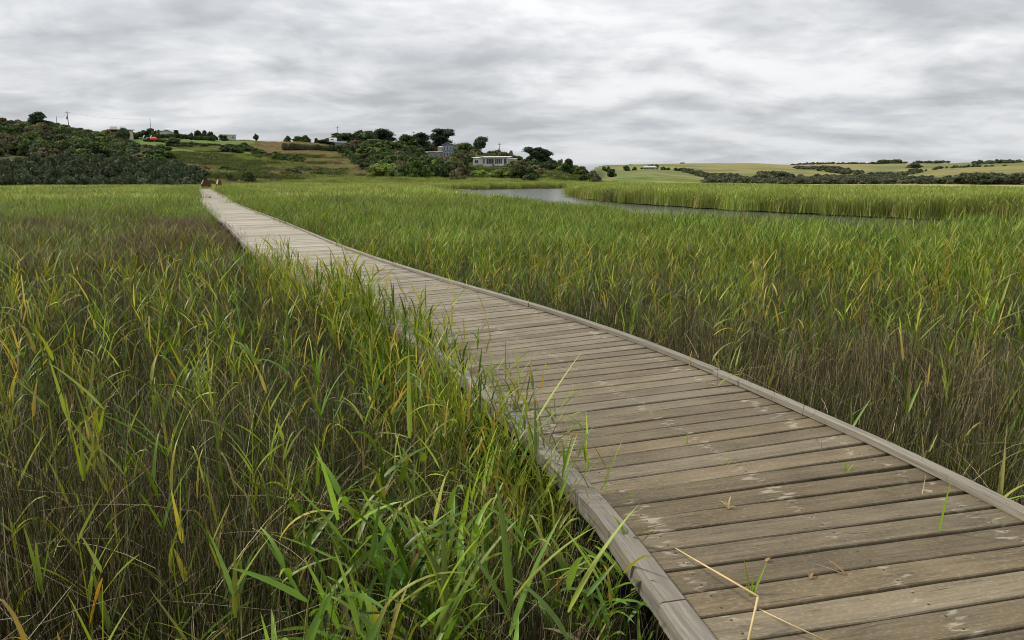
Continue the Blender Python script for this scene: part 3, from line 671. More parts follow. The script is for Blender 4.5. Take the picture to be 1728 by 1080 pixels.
scatter('hillside_grass', hc, np.column_stack([X6, Y6, height(X6, Y6) - .04]), np.column_stack([np.zeros(n), np.zeros(n), R.rand(n) * 6.3]), R.uniform(.8, 1.2, n), idx, 'rough green and tawny grass covering the open hillside', 'grass', R.uniform(.7, 1.2, n) * np.where(r6 > 240, .6, 1))
fc = bpy.data.collections.new('far_sources')
FG = GM * 1.15 + np.array([.08, .065, .032])
for i in range(3): source(fc, 'far_patch_%02d' % i, *tuft_patch(400 + i, 620, 3.4, .85, 1.15, .035, [FG, FG * .8, STRAW, YEL], [.66, .2, .10, .04], 2, .4), M['farreed'])
for i in range(2): source(fc, 'far_patch_%02d' % (3 + i), *tuft_patch(410 + i, 620, 3.4, .8, 1.05, .03, [OLIVE * 3, BROWN * 3, STRAW, GREEN], [.35, .25, .2, .2], 2, .3), M['farreed'])
def far_keep(x, y):
    r = np.hypot(x, y); a = np.degrees(np.arctan2(x, y)); lim = np.interp(a, [az_of(p) for p in (-400, 0, 340, 430, 560, 900, 1000, 1060, 1200, 1400, 1728, 2000)], [128, 128, 134, 158, 172, 180, 188, 180, 150, 125, 104, 100])
    return wedge(x, y, 44, 200, 52) & (r < lim) & clear_of(x, y, 1.35) & ~in_river(x, y)
X1, Y1 = jgrid(-160, 155, 20, 200, 1.75, far_keep); n = len(X1)
s_, o_ = path_coords(X1, Y1); gg = fbm(X1 / 25, Y1 / 14, 17, 3); br = (R.rand(n) < np.clip((gg - .48) * 5, 0.03, .85) * np.where(o_ < 0, 1, .45))
scatter('reed_bed_far', fc, np.column_stack([X1, Y1, height(X1, Y1)]), np.column_stack([np.zeros(n), np.zeros(n), R.rand(n) * 6.3]), R.uniform(.8, 1.1, n), np.where(br, R.randint(3, 5, n), R.randint(0, 3, n)), 'far reed bed reaching the foot of the hills and around the river', 'reeds', R.uniform(.9, 1.1, n) * (1 + (fbm(X1 / 9, Y1 / 9, 5) - .5) * .5))
# dense tall fringe along the far bank of the river
nf = 2600; k = R.randint(0, 16, nf); t = R.rand(nf); A_ = RP[k]; B_ = RP[k + 1]; tt = (B_ - A_); nrm = np.column_stack([tt[:, 1], -tt[:, 0]]) / np.linalg.norm(tt, axis=1)[:, None]
P_ = A_ + tt * t[:, None]; inside = in_river(P_[:, 0] + nrm[:, 0] * .5, P_[:, 1] + nrm[:, 1] * .5); nrm = np.where(inside[:, None], -nrm, nrm); P_ = P_ + nrm * (R.rand(nf, 1) ** 1.3 * 9 + .25)
kk = ~in_river(P_[:, 0], P_[:, 1]) & (np.hypot(P_[:, 0], P_[:, 1]) < 150) & (np.hypot(P_[:, 0], P_[:, 1]) > 16); P_ = P_[kk]; n = len(P_)
bc = bpy.data.collections.new('bank_sources')
for i in range(3): source(bc, 'bank_patch_%02d' % i, *tuft_patch(500 + i, 420, 1.8, .95, 1.35, .016, [FG, OLIVE * 3, STRAW, BROWN * 2], [.72, .10, .12, .06], 3, .35), M['farreed'])
scatter('river_bank_reeds', bc, np.column_stack([P_, height(P_[:, 0], P_[:, 1])]), np.column_stack([np.zeros(n), np.zeros(n), R.rand(n) * 6.3]), R.uniform(.8, 1.1, n), R.randint(0, 3, n), 'tall dense reeds standing along the outer bank of the river', 'reeds', R.uniform(.72, 1.08, n) * (1 + (fbm(P_[:, 0] / 3, P_[:, 1] / 3, 55, 3) - .5) * .6))

# ------------------------------------------------------------------ trees
def ico(center, rad, r, n_lat=5, n_lon=8, jit=.12):
    vs = []; fs = []
    for i in range(n_lat + 1):
        th = PI * i / n_lat
        for j in range(n_lon):
            ph = 2 * PI * j / n_lon + i * .3; k = 1 + (r.rand() - .5) * 2 * jit
            vs.append((center[0] + rad[0] * k * math.sin(th) * math.cos(ph), center[1] + rad[1] * k * math.sin(th) * math.sin(ph), center[2] + rad[2] * k * math.cos(th)))
    for i in range(n_lat):
        for j in range(n_lon): a = i * n_lon + j; b = i * n_lon + (j + 1) % n_lon; fs.append((a, a + n_lon, b + n_lon, b))
    return np.array(vs), np.array(fs)
def leafcloud(clumps, r, per, leaf, pal, up=.35, shag=.12, jit=.45, cvar=.9):
    """clumps: (centre, radii, tint index); returns a crown of leaf-sized faces around each clump, over a small inner mass"""
    parts = []
    for (c, rad, ti) in clumps:
        c = np.array(c); rad = np.array(rad); tint = pal[ti % len(pal)] * (.8 + .45 * r.rand()); n = int(per * (rad[0] * rad[1]) ** .5 / .33)
        d = r.randn(n, 3); d /= np.linalg.norm(d, axis=1)[:, None]; d[:, 2] = np.where(d[:, 2] < -.35, -d[:, 2], d[:, 2])
        lump = .86 + .30 * fbm(d[:, 0] * 2.4 + c[0] * 9, d[:, 1] * 2.4 + d[:, 2] * 2.1 + c[1] * 7, 5, 2)
        P = c + d * rad * (lump + r.randn(n) * shag)[:, None]
        nn = d / rad; nn /= np.linalg.norm(nn, axis=1)[:, None]; nn = nn + r.randn(n, 3) * jit; nn[:, 2] += up; nn /= np.linalg.norm(nn, axis=1)[:, None]
        t1 = np.cross(nn, r.randn(n, 3)); t1 /= np.linalg.norm(t1, axis=1)[:, None]; t2 = np.cross(nn, t1)
        s = leaf * r.uniform(.55, 1.35, n)[:, None]; e = r.uniform(.5, 1.0, n)[:, None]
        V = np.stack([P - t1 * s, P - t2 * s * e, P + t1 * s * r.uniform(.8, 1.4, (n, 1)), P + t2 * s * e], 1).reshape(-1, 3)
        F = np.arange(n * 4).reshape(-1, 4); col = np.repeat(tint[None] * (1 + (r.rand(n, 1) - .5) * cvar), 4, 0); parts.append((V, F, col))
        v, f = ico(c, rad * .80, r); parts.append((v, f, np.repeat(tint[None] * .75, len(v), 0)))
    return join(parts)
DG = np.array([(.045,.068,.020),(.068,.098,.026),(.036,.058,.022),(.085,.118,.030)])
MG = np.array([(.062,.105,.022),(.085,.135,.026),(.050,.085,.020),(.11,.155,.034)])
BG = np.array([(.19,.28,.05),(.23,.31,.06),(.15,.24,.045)])
GG = np.array([(.078,.105,.058),(.064,.088,.045),(.10,.128,.07),(.05,.07,.036)])
BRN = np.array([(.13,.115,.06),(.11,.115,.05),(.15,.125,.07)])
CY = np.array([(.030,.052,.026),(.040,.066,.030),(.024,.044,.022)])
FARW = np.array([(.085,.10,.055),(.07,.085,.05),(.11,.12,.065)])
def dome(seed, pal, nc=17, per=120, leaf=.072, flat=1.0, low=.15, cr=(.19, .36)):
    r = np.random.RandomState(seed); cl = [((0, 0, .36), (.5, .5, .36), 2)]
    for i in range(nc):
        a = r.rand() * 6.28; u = r.rand(); el = math.asin(u) * .98; rr = .74 * math.cos(el) * (.72 + .38 * r.rand()); z = low + (.86 - low) * math.sin(el) * flat
        q = r.uniform(*cr); cl.append(((rr * math.cos(a), rr * math.sin(a), z - .08), (q, q * r.uniform(.85, 1.2), q * .55), r.randint(0, 4)))
    return leafcloud(cl, r, per, leaf, pal)
def layered(seed, pal, nl=16, per=210, leaf=.05, z0=.45, z1=.93, spread=.75, wind=.2):
    r = np.random.RandomState(seed); cl = []
    for i in range(nl):
        f = i / (nl - 1); a = r.rand() * 6.28; rr = spread * math.sqrt(r.rand()) * (1 - .45 * f); z = z0 + (z1 - z0) * f
        q = r.uniform(.20, .36); cl.append(((rr * math.cos(a) + wind * f, rr * math.sin(a) * .9, z), (q * 1.25, q * 1.1, q * .34), r.randint(0, 3)))
    return leafcloud(cl, r, per, leaf, pal, .6, .14)
def spray(seed, pal):
    """feathery upright shrub: many narrow pointed clumps"""
    r = np.random.RandomState(seed); cl = [((0, 0, .30), (.5, .5, .30), 0)]
    for i in range(42):
        a = r.rand() * 6.28; rr = .72 * math.sqrt(r.rand()); z = .28 + .48 * (1 - (rr / .8) ** 2) * r.uniform(.7, 1.1); cl.append(((rr * math.cos(a), rr * math.sin(a), z), (.13, .13, .14), r.randint(0, 4)))
    return leafcloud(cl, r, 90, .065, pal, .5, .26, .6, .6)
def trunk_mesh(seed, z1=.5, r0=.045, limbs=4, spread=.4):
    r = random.Random(seed); mb = MB(); mb.tube([(0, 0, -.12), (r.gauss(0, .02), r.gauss(0, .02), z1 * .5), (r.gauss(0, .04), r.gauss(0, .04), z1)], [r0 * 1.3, r0, r0 * .7], 7)
    for i in range(limbs):
        a = r.random() * 6.28; zz = z1 * r.uniform(.45, .95); L = spread * r.uniform(.6, 1.1)
        mb.tube([(0, 0, zz), (math.cos(a) * L * .5, math.sin(a) * L * .5, zz + L * .35), (math.cos(a) * L, math.sin(a) * L, zz + L * .6)], [r0 * .55, r0 * .4, r0 * .2], 5)
    me = bpy.data.meshes.new('trunk'); me.from_pydata(mb.v, [], mb.f); me.update(); me.materials.append(M['bark']); return me
def crowns(name, gens):
    o = []
    for V, F, Cc in gens: me = mesh_from(name, V, F, Cc); me.materials.append(M['crown']); o.append(me)
    return o
KIND = {
 'dark': (crowns('crown', [dome(600 + i, DG) for i in range(4)]), [trunk_mesh(1), trunk_mesh(2)]),
 'mid': (crowns('crown', [dome(610 + i, MG) for i in range(4)]), [trunk_mesh(3), trunk_mesh(4)]),
 'bright': (crowns('crown', [dome(620 + i, BG, 13, 130, .07, .9) for i in range(2)]), [trunk_mesh(5)]),
 'brown': (crowns('crown', [dome(630 + i, BRN, 14, 110, .075) for i in range(3)]), [trunk_mesh(6)]),
 'grey': (crowns('crown', [spray(640 + i, GG) for i in range(4)]), [trunk_mesh(7, .4)]),
 'cypress': (crowns('crown', [layered(650 + i, CY, 26, 230, .045, .18, .92, .72, .08) for i in range(3)]), [trunk_mesh(8, .6), trunk_mesh(9, .6)]),
 'wind': (crowns('crown', [layered(660, CY * 1.5, 9, 210, .05, .58, .9, .55, .35), layered(661, CY * 1.6, 14, 230, .05, .42, .9, .7, .3)]), [trunk_mesh(10, .62, .04, 5, .5), trunk_mesh(12, .5, .05, 5, .5)]),
 'round': (crowns('crown', [dome(670 + i, DG * .9, 16, 130, .07, 1.05, .35) for i in range(2)]), [trunk_mesh(11)]),
}
NAMES = {'dark': 'coastal_tree', 'mid': 'green_tree', 'bright': 'leafy_bush', 'brown': 'scrub_tree', 'grey': 'grey_shrub', 'cypress': 'cypress_tree', 'wind': 'windblown_tree', 'round': 'round_tree'}
def tree(kind, x, y, hgt, rad, label, group=None, cat='tree', var=None, rz=None, sink=.05, name=None, trunk=True):
    z = hz1(x, y) - sink; crs, trs = KIND[kind]; k = rnd.randrange(len(crs)) if var is None else var
    r = empty(name or NAMES[kind], (x, y, z), rnd.random() * 6.28 if rz is None else rz, label=label, cat=cat, group=group)
    r.scale = (rad * rnd.uniform(.92, 1.08), rad * rnd.uniform(.92, 1.08), hgt / .97)
    c = bpy.data.objects.new('crown', crs[k]); C.objects.link(c); c.parent = r
    if trunk: t = bpy.data.objects.new('trunk', trs[k % len(trs)]); C.objects.link(t); t.parent = r
    return r
def tree_px(kind, px, Y, ytop, wpx, label, group=None, **k):
    x = (px - 864) / 1177 * Y; z0 = hz1(x, Y); zt = at_depth(px, ytop, Y)[2]; h = max(.8, zt - z0); w = wpx / 2 * Y / 1177 / .92
    return tree(kind, x, Y, h, w, label, group, **k)
def ypic(x, y, z):                          # picture height of a world point
    d = z - H; f = y * cp - d * sp; v = (y * sp + d * cp) / f; return 540 - v * 1152
# belt of grey-green shrubs on the left
for row, (Y0, h0) in enumerate(((127, 2.9), (132, 3.4), (138, 3.8), (144, 3.9), (150, 3.6))):
    px = -75 + row * 9
    while px < 362 - row * 6:
        Yr = Y0 + rnd.uniform(-1.5, 1.5) + max(0, (px - 200)) * .045; rr = rnd.uniform(1.7, 2.5); hh = h0 * rnd.uniform(.8, 1.1) * (1 if px < 300 else max(.5, 1 - (px - 300) / 110))
        tree('grey', (px - 864) / 1177 * Yr, Yr, hh, rr, 'feathery grey green shrub in the dense belt at the edge of the marsh', 'grey green shrubs along the marsh edge', cat='shrub')
        px += rr * 1.55 * 1177 / Yr
# dark wood on the left hill
yy_ = 158.0
while yy_ < 262:
    px = -80 + rnd.random() * 20
    while px < 300:
        Yr = yy_ + rnd.uniform(-3, 3); x = (px - 864) / 1177 * Yr; z = hz1(x, Yr); yp = ypic(x, Yr, z); rr = rnd.uniform(2.3, 3.6)
        lim = np.interp(yp, [215, 228, 236, 246, 256, 268], [150, 188, 206, 236, 268, 292])
        if yp < (265 if px < 60 else 275) and px < lim - 5:
            cap = np.interp(px, [-100, 0, 30, 60, 100, 112, 125, 150, 200, 240, 300], [196, 198, 199, 204, 204, 208, 214, 216, 228, 242, 256]); hh = rnd.uniform(3.0, 4.6) * (.8 if px > 180 else 1)
            hh = min(hh, max(1.6, (yp - cap) * Yr / 1202)) if Yr > 205 else hh
            kind = rnd.choice(['dark', 'dark', 'mid', 'dark', 'brown'])
            lab = {'dark': 'dark olive tree in the thick wood on the left hillside', 'mid': 'brighter green tree among the dark wood on the left hillside', 'brown': 'brownish scrub tree in the thick wood on the left hillside'}[kind]
            tree(kind, x, Yr, hh, rr, lab, 'scrub trees of the left hillside wood' if kind == 'brown' else 'trees of the left hillside wood', cat='scrub tree' if kind == 'brown' else 'tree')
        px += rr * 1.5 * 1177 / Yr
    yy_ += 7.5
# wooded hill in the middle
SKY = [(545,240),(560,234),(580,224),(600,220),(640,222),(662,229),(670,236),(690,229),(715,233),(725,236),(775,240),(800,246),(832,252),(860,258),(875,264),(890,256),(930,262),(945,268),(960,268),(975,277),(1000,285),(1015,298)]
CAP2 = [(700,0),(706,0),(712,262),(772,265),(776,245),(784,262),(788,281),(862,283),(872,272),(880,0)]   # keep the two houses in sight
yy_ = 176.0
while yy_ < 318:
    px = 585 + rnd.random() * 15
    while px < 1016:
        Yr = yy_ + rnd.uniform(-3, 3); x = (px - 864) / 1177 * Yr; z = hz1(x, Yr); yp = ypic(x, Yr, z); rr = rnd.uniform(2.6, 4.6) * (1 if Yr > 200 else .85)
        left_lim = np.interp(yp, [244, 250, 262, 275, 290, 298], [628, 606, 600, 606, 612, 618]); ok = px > left_lim + rr * 3
        if 900 < px < 985 and yp > 287 and Yr < 240: ok = False            # grassy bank with bare sand
        if 705 < px < 778 and 292 < Yr: ok = False
        if 785 < px < 870 and 226 < Yr < 262: ok = False
        if px > 985 and Yr > 250: ok = False
        if 785 < px < 868 and Yr < 206: ok = False
        if ok:
            hh = rnd.uniform(3.2, 5.4) * (1 if px < 880 else .8) * (.62 if px > 985 else 1)
            cap = np.interp(px, *zip(*SKY))
            if 703 < px < 880 and Yr < (300 if px < 780 else 240): cap = max(cap, np.interp(px, *zip(*CAP2)))
            hh = min(hh, (yp - cap) * Yr / 1202)
            if hh > 1.3:
                kind = rnd.choices(['dark', 'mid', 'brown', 'bright'], [.36, .42, .16, .06] if px < 720 else [.33, .27, .34, .06])[0]
                lab = {'dark': 'dark green tree in the wood on the middle hill', 'mid': 'mid green domed tree in the wood on the middle hill', 'brown': 'brown tinged scrub tree in the wood on the middle hill', 'bright': 'light green bush in the wood on the middle hill'}[kind]
                tree(kind, x, Yr, hh, min(rr, hh * .95), lab, {'brown': 'scrub trees of the middle hill wood', 'bright': 'bushes in the middle hill wood'}.get(kind, 'trees of the middle hill wood'), cat={'brown': 'scrub tree', 'bright': 'bush'}.get(kind, 'tree'))
        px += rr * 1.3 * 1177 / Yr
    yy_ += 8.5
TP = [ # kind, px, Y, ytop, width px, label
 ('wind', 74, 236, 189, 36, 'flat topped windblown tree standing alone above the left hill wood'),
 ('round', 231, 284, 222, 22, 'dark tree just behind the corner of the low flat roofed house'),
 ('dark', 247, 286, 217, 26, 'dark tree rising under the lone pole on the left skyline'),
 ('dark', 264, 287, 214, 28, 'tallest dark tree of the clump left of the small gabled hut'),
 ('dark', 281, 288, 217, 26, 'dark tree directly behind the small gabled hut'),
 ('brown', 292, 288, 220, 12, 'reddish brown tree touching the white shelter roof'),
 ('round', 305, 292, 218, 14, 'small dark tree behind the white shelter'),
 ('round', 329, 300, 223, 10, 'smallest round tree at the start of the skyline row'),
 ('round', 341, 300, 220, 15, 'round dark tree second in the skyline row right of the hut'),
 ('round', 352, 300, 220, 11, 'narrow round tree in the middle of the skyline row'),
 ('round', 361, 300, 221, 12, 'round tree fourth in the skyline row right of the hut'),
 ('round', 367, 299, 226, 9, 'low round tree ending the skyline row'),
 ('dark', 371, 298, 228, 6, 'tiny bush alone between skyline row and pale box building'),
 ('dark', 381, 292, 226, 18, 'dark bush covering the left end of the pale box building'),
 ('round', 437, 303, 225, 10, 'lone small tree on the bare grassy skyline beside the track'),
 ('dark', 490, 304, 229, 14, 'dome shaped bush at the left end of the skyline thicket'),
 ('mid', 505, 304, 229, 17, 'paler dome shaped bush in the middle of the skyline thicket'),
 ('dark', 518, 303, 228, 18, 'tall dark bush at the right end of the skyline thicket'),
 ('round', 537, 303, 233, 8, 'tiny round tree between thicket and spreading cypress row'),
 ('dark', 299, 246, 231, 24, 'big dark grey bush between the two clipped hedges'),
 ('dark', 563, 306, 231, 52, 'lowest leftmost tree of the spreading row on the middle skyline'),
 ('dark', 583, 308, 221, 56, 'dark tree behind the thin mast on the middle skyline'),
 ('dark', 603, 310, 216, 60, 'highest domed tree of the spreading row on the middle skyline'),
 ('dark', 626, 312, 217, 60, 'domed tree behind the dark slatted hut'),
 ('cypress', 648, 314, 220, 50, 'cypress with gaps of sky at the right end of the spreading row'),
 ('brown', 600, 285, 236, 48, 'olive brown dome of foliage below the spreading skyline row'),
 ('mid', 655, 262, 235, 84, 'wide light green dome of foliage in front of the slatted hut'),
 ('mid', 690, 300, 226, 42, 'olive green tree left of the cypress behind the blue house'),
 ('cypress', 710, 318, 225, 44, 'dark cypress left of the blue house roof'),
 ('cypress', 749, 340, 219, 58, 'large black green cypress towering behind the blue house'),
 ('brown', 726, 330, 237, 26, 'brown leaved tree behind the roof slope of the blue house'),
 ('mid', 783, 300, 240, 38, 'green tree right of the blue house'),
 ('mid', 802, 296, 245, 30, 'green tree behind the bare trunk of the flat topped pine'),
 ('wind', 812, 290, 233, 38, 'flat topped pine on a bare leaning trunk above the white house'),
 ('dark', 836, 300, 250, 32, 'dark low tree behind the white house roof'),
 ('brown', 862, 300, 250, 16, 'grey brown thin tree right of the pole by the white house'),
 ('cypress', 898, 262, 249, 44, 'wide dark cypress dome right of the white house'),
 ('cypress', 921, 264, 254, 28, 'dark cypress joined to the right of the wide dome'),
 ('brown', 946, 252, 264, 16, 'small brown crowned tree between the cypresses and the round tree'),
 ('round', 960, 240, 268, 26, 'round deep green tree at the right end of the middle hill'),
 ('mid', 980, 236, 280, 26, 'low green tree stepping down the right end of the hill'),
 ('brown', 1003, 230, 287, 26, 'brown low scrub tree at the tip of the middle hill'),
 ('bright', 808, 190, 284, 30, 'bright yellow green bush in front of the white house'),
 ('bright', 841, 188, 281, 40, 'widest bright green bush at the marsh edge below the white house'),
 ('mid', 750, 186, 290, 16, 'small green bush at the marsh edge below the blue house'),
 ('grey', 728, 184, 291, 10, 'small dark shrub standing forward on the reed edge'),
 ('dark', 387, 150, 290, 18, 'small dark round shrub right of the wooden barriers'),
 ('dark', 417, 152, 288, 24, 'wider dark shrub second to the right of the wooden barriers'),
 ('dark', 440, 216, 261, 15, 'black green bush on the middle of the grassy slope'),
 ('dark', 1660, 232, 300, 40, 'dark domed bush alone on the pale flat beyond the right reeds'),
]
for k, px, Y, yt, wp, lab in TP: tree_px(k, px, Y, yt, wp, lab, cat='bush' if ('bush' in lab or 'shrub' in lab) else 'tree', rz=(0 if k == 'wind' else None), var=(1 if px == 74 else (0 if k == 'wind' else None)))
# scrub on the open slope
def scatter_bushes(cells, lab, grp, kinds, hr, rrg):
    for (px, Y, cnt, spx, sy) in cells:
        for _ in range(cnt):
            p = px + rnd.gauss(0, spx); Yr = Y + rnd.gauss(0, sy); tree(rnd.choice(kinds), (p - 864) / 1177 * Yr, Yr, rnd.uniform(*hr), rnd.uniform(*rrg), lab, grp, cat='bush', name='hillside_bush', trunk=False)
scatter_bushes([(395,248,5,9,4),(420,246,6,12,4),(405,235,6,15,4),(440,234,5,12,3),(380,232,3,8,4),(345,250,3,12,2)], 'rounded green bush on the grassy slope below the pale box building', 'bushes on the upper grassy slope', ['mid', 'dark'], (1.1, 2.1), (1.3, 2.6))
scatter_bushes([(470,216,5,8,3),(488,212,6,7,3),(500,208,4,5,2)], 'dark bush in the slanting thicket on the grassy slope', 'bushes of the slanting thicket', ['dark', 'mid'], (1.6, 2.6), (1.6, 2.6))
scatter_bushes([(600,236,4,5,5),(590,250,4,6,4),(608,215,3,5,4),(615,195,3,5,3)], 'green bush at the left edge of the middle hill wood', 'bushes fringing the middle hill wood', ['mid', 'dark'], (1.6, 2.8), (1.6, 2.6))
scatter_bushes([(330,165,4,12,3),(400,172,7,18,4),(450,180,6,14,3),(520,186,5,25,3),(570,190,4,14,3),(360,205,4,16,5),(490,178,4,8,2)], 'low tangled bush near the foot of the grassy slope', 'low bushes along the foot of the slope', ['dark', 'mid', 'brown'], (.8, 1.5), (1.4, 2.8))
scatter_bushes([(950,205,6,22,4),(985,214,6,14,3)], 'low olive bush on the sandy bank at the end of the hill', 'bushes on the sandy bank', ['mid', 'brown', 'bright'], (.7, 1.2), (1.0, 2.0))
# clipped hedges and the brown hedgerow
def hedge(p0, p1, Y0, Y1, ytop, pal, label, name='hedge', wide=.9):
    r = np.random.RandomState(int(p0 * 7) % 9999); cl = []; mx_ = (p0 + p1) / 2; Ym = (Y0 + Y1) / 2; cx = (mx_ - 864) / 1177 * Ym; cz = hz1(cx, Ym)
    L = (p1 - p0) * Ym / 1177; n = int(L / .75)
    for i in range(n + 1):
        f = i / n; Yq = Y0 + (Y1 - Y0) * f; pq = p0 + (p1 - p0) * f; x = (pq - 864) / 1177 * Yq; z = hz1(x, Yq); h = at_depth(pq, ytop(pq) if callable(ytop) else ytop, Yq)[2] - z; h = max(1.0, h) * r.uniform(.88, 1.05)
        cl.append(((x - cx, Yq - Ym + r.randn() * .1, z - cz + h * .45), (.75, wide * r.uniform(.8, 1.1), h * .55), r.randint(0, 3)))
    root = empty(name, (cx, Ym, cz), label=label, cat='hedge'); V, F, Cc = leafcloud(cl, r, 170, .16, pal, .3, .07); me = mesh_from('foliage', V, F, Cc); link('foliage', me, M['crown'], root)
hedge(262, 320, 281, 283, 226.5, DG, 'long clipped dark hedge in front of the small gabled hut')
hedge(320, 366, 284, 286, lambda p: 228 + (p - 320) * .07, DG, 'clipped hedge continuing right of the hut below the skyline trees')
hedge(312, 374, 256, 259, lambda p: 240 + (p - 312) * .05, DG, 'lower clipped hedge right of the big dark grey bush')
hedge(252, 288, 258, 258, 238, DG, 'short low hedge behind the red parasol')
hedge(300, 326, 243, 244, 250, DG, 'short dark hedge just below the big grey bush')
hedge(482, 540, 254, 257, lambda p: 242 + (p - 482) * .04, BRN * .8, 'brownish straggling hedgerow crossing the tawny slope', 'hedgerow', 1.3)
hedge(540, 602, 257, 262, 245, DG * 1.1, 'darker green end of the hedgerow joining the middle wood', 'hedgerow', 1.6)
# ------------------------------------------------------------------ buildings
PAL = dict(white=plain('white weatherboard', (.52, .54, .50), .6, .08, 3), blue=plain('blue grey cladding', (.17, .19, .22), .6, .12, 3), tan=plain('tan cladding', (.30, .26, .19), .8, .15, 3), glass=plain('window glass', (.03, .035, .05), .12, .3, 2, .6),
  blueglass=plain('blue window glass', (.06, .09, .16), .12, .3, 2, .6), roofw=plain('pale metal roof', (.75, .75, .74), .45, .08, 2), roofg=plain('grey metal roof', (.36, .36, .37), .5, .1, 2), roofp=plain('pinkish roof edge', (.42, .34, .32), .6, .1, 2), dark=plain('dark timber', (.06, .05, .045), .8, .3), red=plain('red parasol cloth', (.85, .05, .05), .7, .1), pole=plain('weathered pole timber', (.13, .11, .09), .85, .3), metal=plain('galvanised metal', (.3, .3, .31), .5, .2, 4, .5, .4),
  rust=plain('red brown stained boards', (.10, .032, .014), .75, .35, 3), pale=plain('bleached timber capping', (.48, .38, .24), .8, .2, 5), cream=plain('cream wall', (.5, .46, .34), .8, .1), pgreen=plain('pale green wall', (.40, .44, .33), .8, .1), asph=plain('grey gravel', (.16, .155, .15), .9, .3), wgrey=plain('frame grey', (.5, .5, .5), .6, .1))
def site(name, px, Y, ybase, yaw, label, cat, group=None, z=None):
    x = (px - 864) / 1177 * Y; zz = at_depth(px, ybase, Y)[2] if ybase else hz1(x, Y)
    return empty(name, (x, Y, zz if z is None else z), -math.radians(az_of(px)) + math.radians(yaw), label=label, cat=cat, group=group)
def window(root, x, z, w_, h_, panes, glass, y=0.0, frame='white'):
    """a glazed window in a wall facing -y: frame proud of the wall, pane and glazing bars"""
    mb = MB(); t = .09
    mb.box(x, x + w_, y - .07, y, z, z + t).box(x, x + w_, y - .07, y, z + h_ - t, z + h_).box(x, x + t, y - .07, y, z + t, z + h_ - t).box(x + w_ - t, x + w_, y - .07, y, z + t, z + h_ - t)
    for i in range(1, panes): xx = x + w_ * i / panes; mb.box(xx - .04, xx + .04, y - .065, y, z + t, z + h_ - t)
    f = mb.build('window', PAL[frame], root); MB().box(x + t, x + w_ - t, y - .03, y, z + t, z + h_ - t).build('pane', glass, f); return f
def walls(root, x0, x1, y0, y1, z0, z1, mat, name='wall'): return MB().box(x0, x1, y0, y1, z0, z1).build(name, mat, root)
# white house: gable to the left, long glazed front, flat pale roof
u = 240 / 1177
h = site('white_house', 826, 240, 284, -14, 'long low white house with pale flat roof and dark glazing among bushes', 'house')
walls(h, -3.2, 7.6, 0, 6.5, -.6, 3.9, PAL['white']); walls(h, 7.6, 10.0, 1.2, 6.2, -.3, 3.3, PAL['white'], 'side_wing')
MB().extrude([(-.9, 3.93), (-.9, 4.12), (6.9, 4.5), (6.9, 4.3)], -3.9, 8.0).build('roof', PAL['roofw'], h); MB().extrude([(.8, 3.33), (.8, 3.45), (6.4, 3.7), (6.4, 3.58)], 7.63, 10.4).build('wing_roof', PAL['roofw'], h)
walls(h, -7.4, -3.2, 1.5, 6.2, -.3, 3.8, PAL['white'], 'end_wing'); MB().extrude([(1.1, 3.83), (1.1, 3.98), (6.6, 4.28), (6.6, 4.12)], -7.9, -3.93).build('end_roof', PAL['roofw'], h)
for x, w_, p in ((-2.9, 1.0, 2), (-1.3, 3.0, 3), (2.3, 3.1, 4), (6.0, 1.3, 1)): window(h, x, 1.55, w_, 2.0, p, PAL['glass'])
window(h, -6.6, 1.9, 1.5, 1.2, 2, PAL['glass'], 1.5); window(h, 8.2, 1.6, 1.3, 1.1, 2, PAL['glass'], 1.2)
MB().box(1.25, 2.05, -.04, 0, 1.0, 3.2).build('door', PAL['dark'], h)
MB().box(1.0, 6.5, -1.3, -.003, .75, .9).box(1.0, 1.12, -1.3, -1.18, -.7, .75).box(6.3, 6.42, -1.3, -1.18, -.7, .75).build('deck', PAL['wgrey'], h)
h.scale = (.84, .9, .92)
# blue-grey two-storey house with a lower wing to the left
h = site('blue_house', 758, 300, 266, -12, 'two storey blue grey house with tall windows and a lower left wing', 'house')
walls(h, -2.6, 2.5, 0, 7.5, -1.5, 5.3, PAL['blue'])
MB().poly([(-2.6,.0,5.3),(2.5,.0,5.3),(2.5,7.5,5.3),(-2.6,7.5,5.3),(-.2,.0,6.0),(-.2,7.5,6.0)],[(0,1,4),(3,5,2)]).build('gable', PAL['blue'], h)
MB().poly([(-2.95,-.4,5.22),(-.2,-.4,6.1),(2.85,-.4,5.22),(2.85,7.9,5.22),(-.2,7.9,6.1),(-2.95,7.9,5.22),(-2.95,-.4,5.36),(-.2,-.4,6.26),(2.85,-.4,5.36),(2.85,7.9,5.36),(-.2,7.9,6.26),(-2.95,7.9,5.36)],[(6,7,10,11),(7,8,9,10),(0,5,4,1),(1,4,3,2),(0,1,7,6),(1,2,8,7),(5,11,10,4),(4,10,9,3),(0,6,11,5),(2,3,9,8)]).build('roof', PAL['roofp'], h)
for x in (-2.2, -.9, .4, 1.5): window(h, x, 3.2, .85, 1.5, 1, PAL['blueglass']); window(h, x, .7, .85, 1.5, 1, PAL['blueglass'])
walls(h, -5.2, -2.6, 2.2, 7.5, 2.4, 4.3, PAL['tan'], 'upper_side_room'); 
for x in (-4.6, -3.6): window(h, x, 2.9, .6, 1.0, 1, PAL['glass'], 2.2)
MB().extrude([(1.9, 4.33), (1.9, 4.48), (7.8, 5.1), (7.8, 4.95)], -5.5, -2.97).build('side_roof', PAL['roofg'], h)
walls(h, -9.3, -2.6, .8, 2.197, -1.2, 2.3, PAL['tan'], 'lower_wing'); MB().extrude([(.3, 2.33), (.3, 2.5), (2.15, 2.62), (2.15, 2.45)], -10.6, -2.63).build('wing_roof', PAL['roofw'], h)
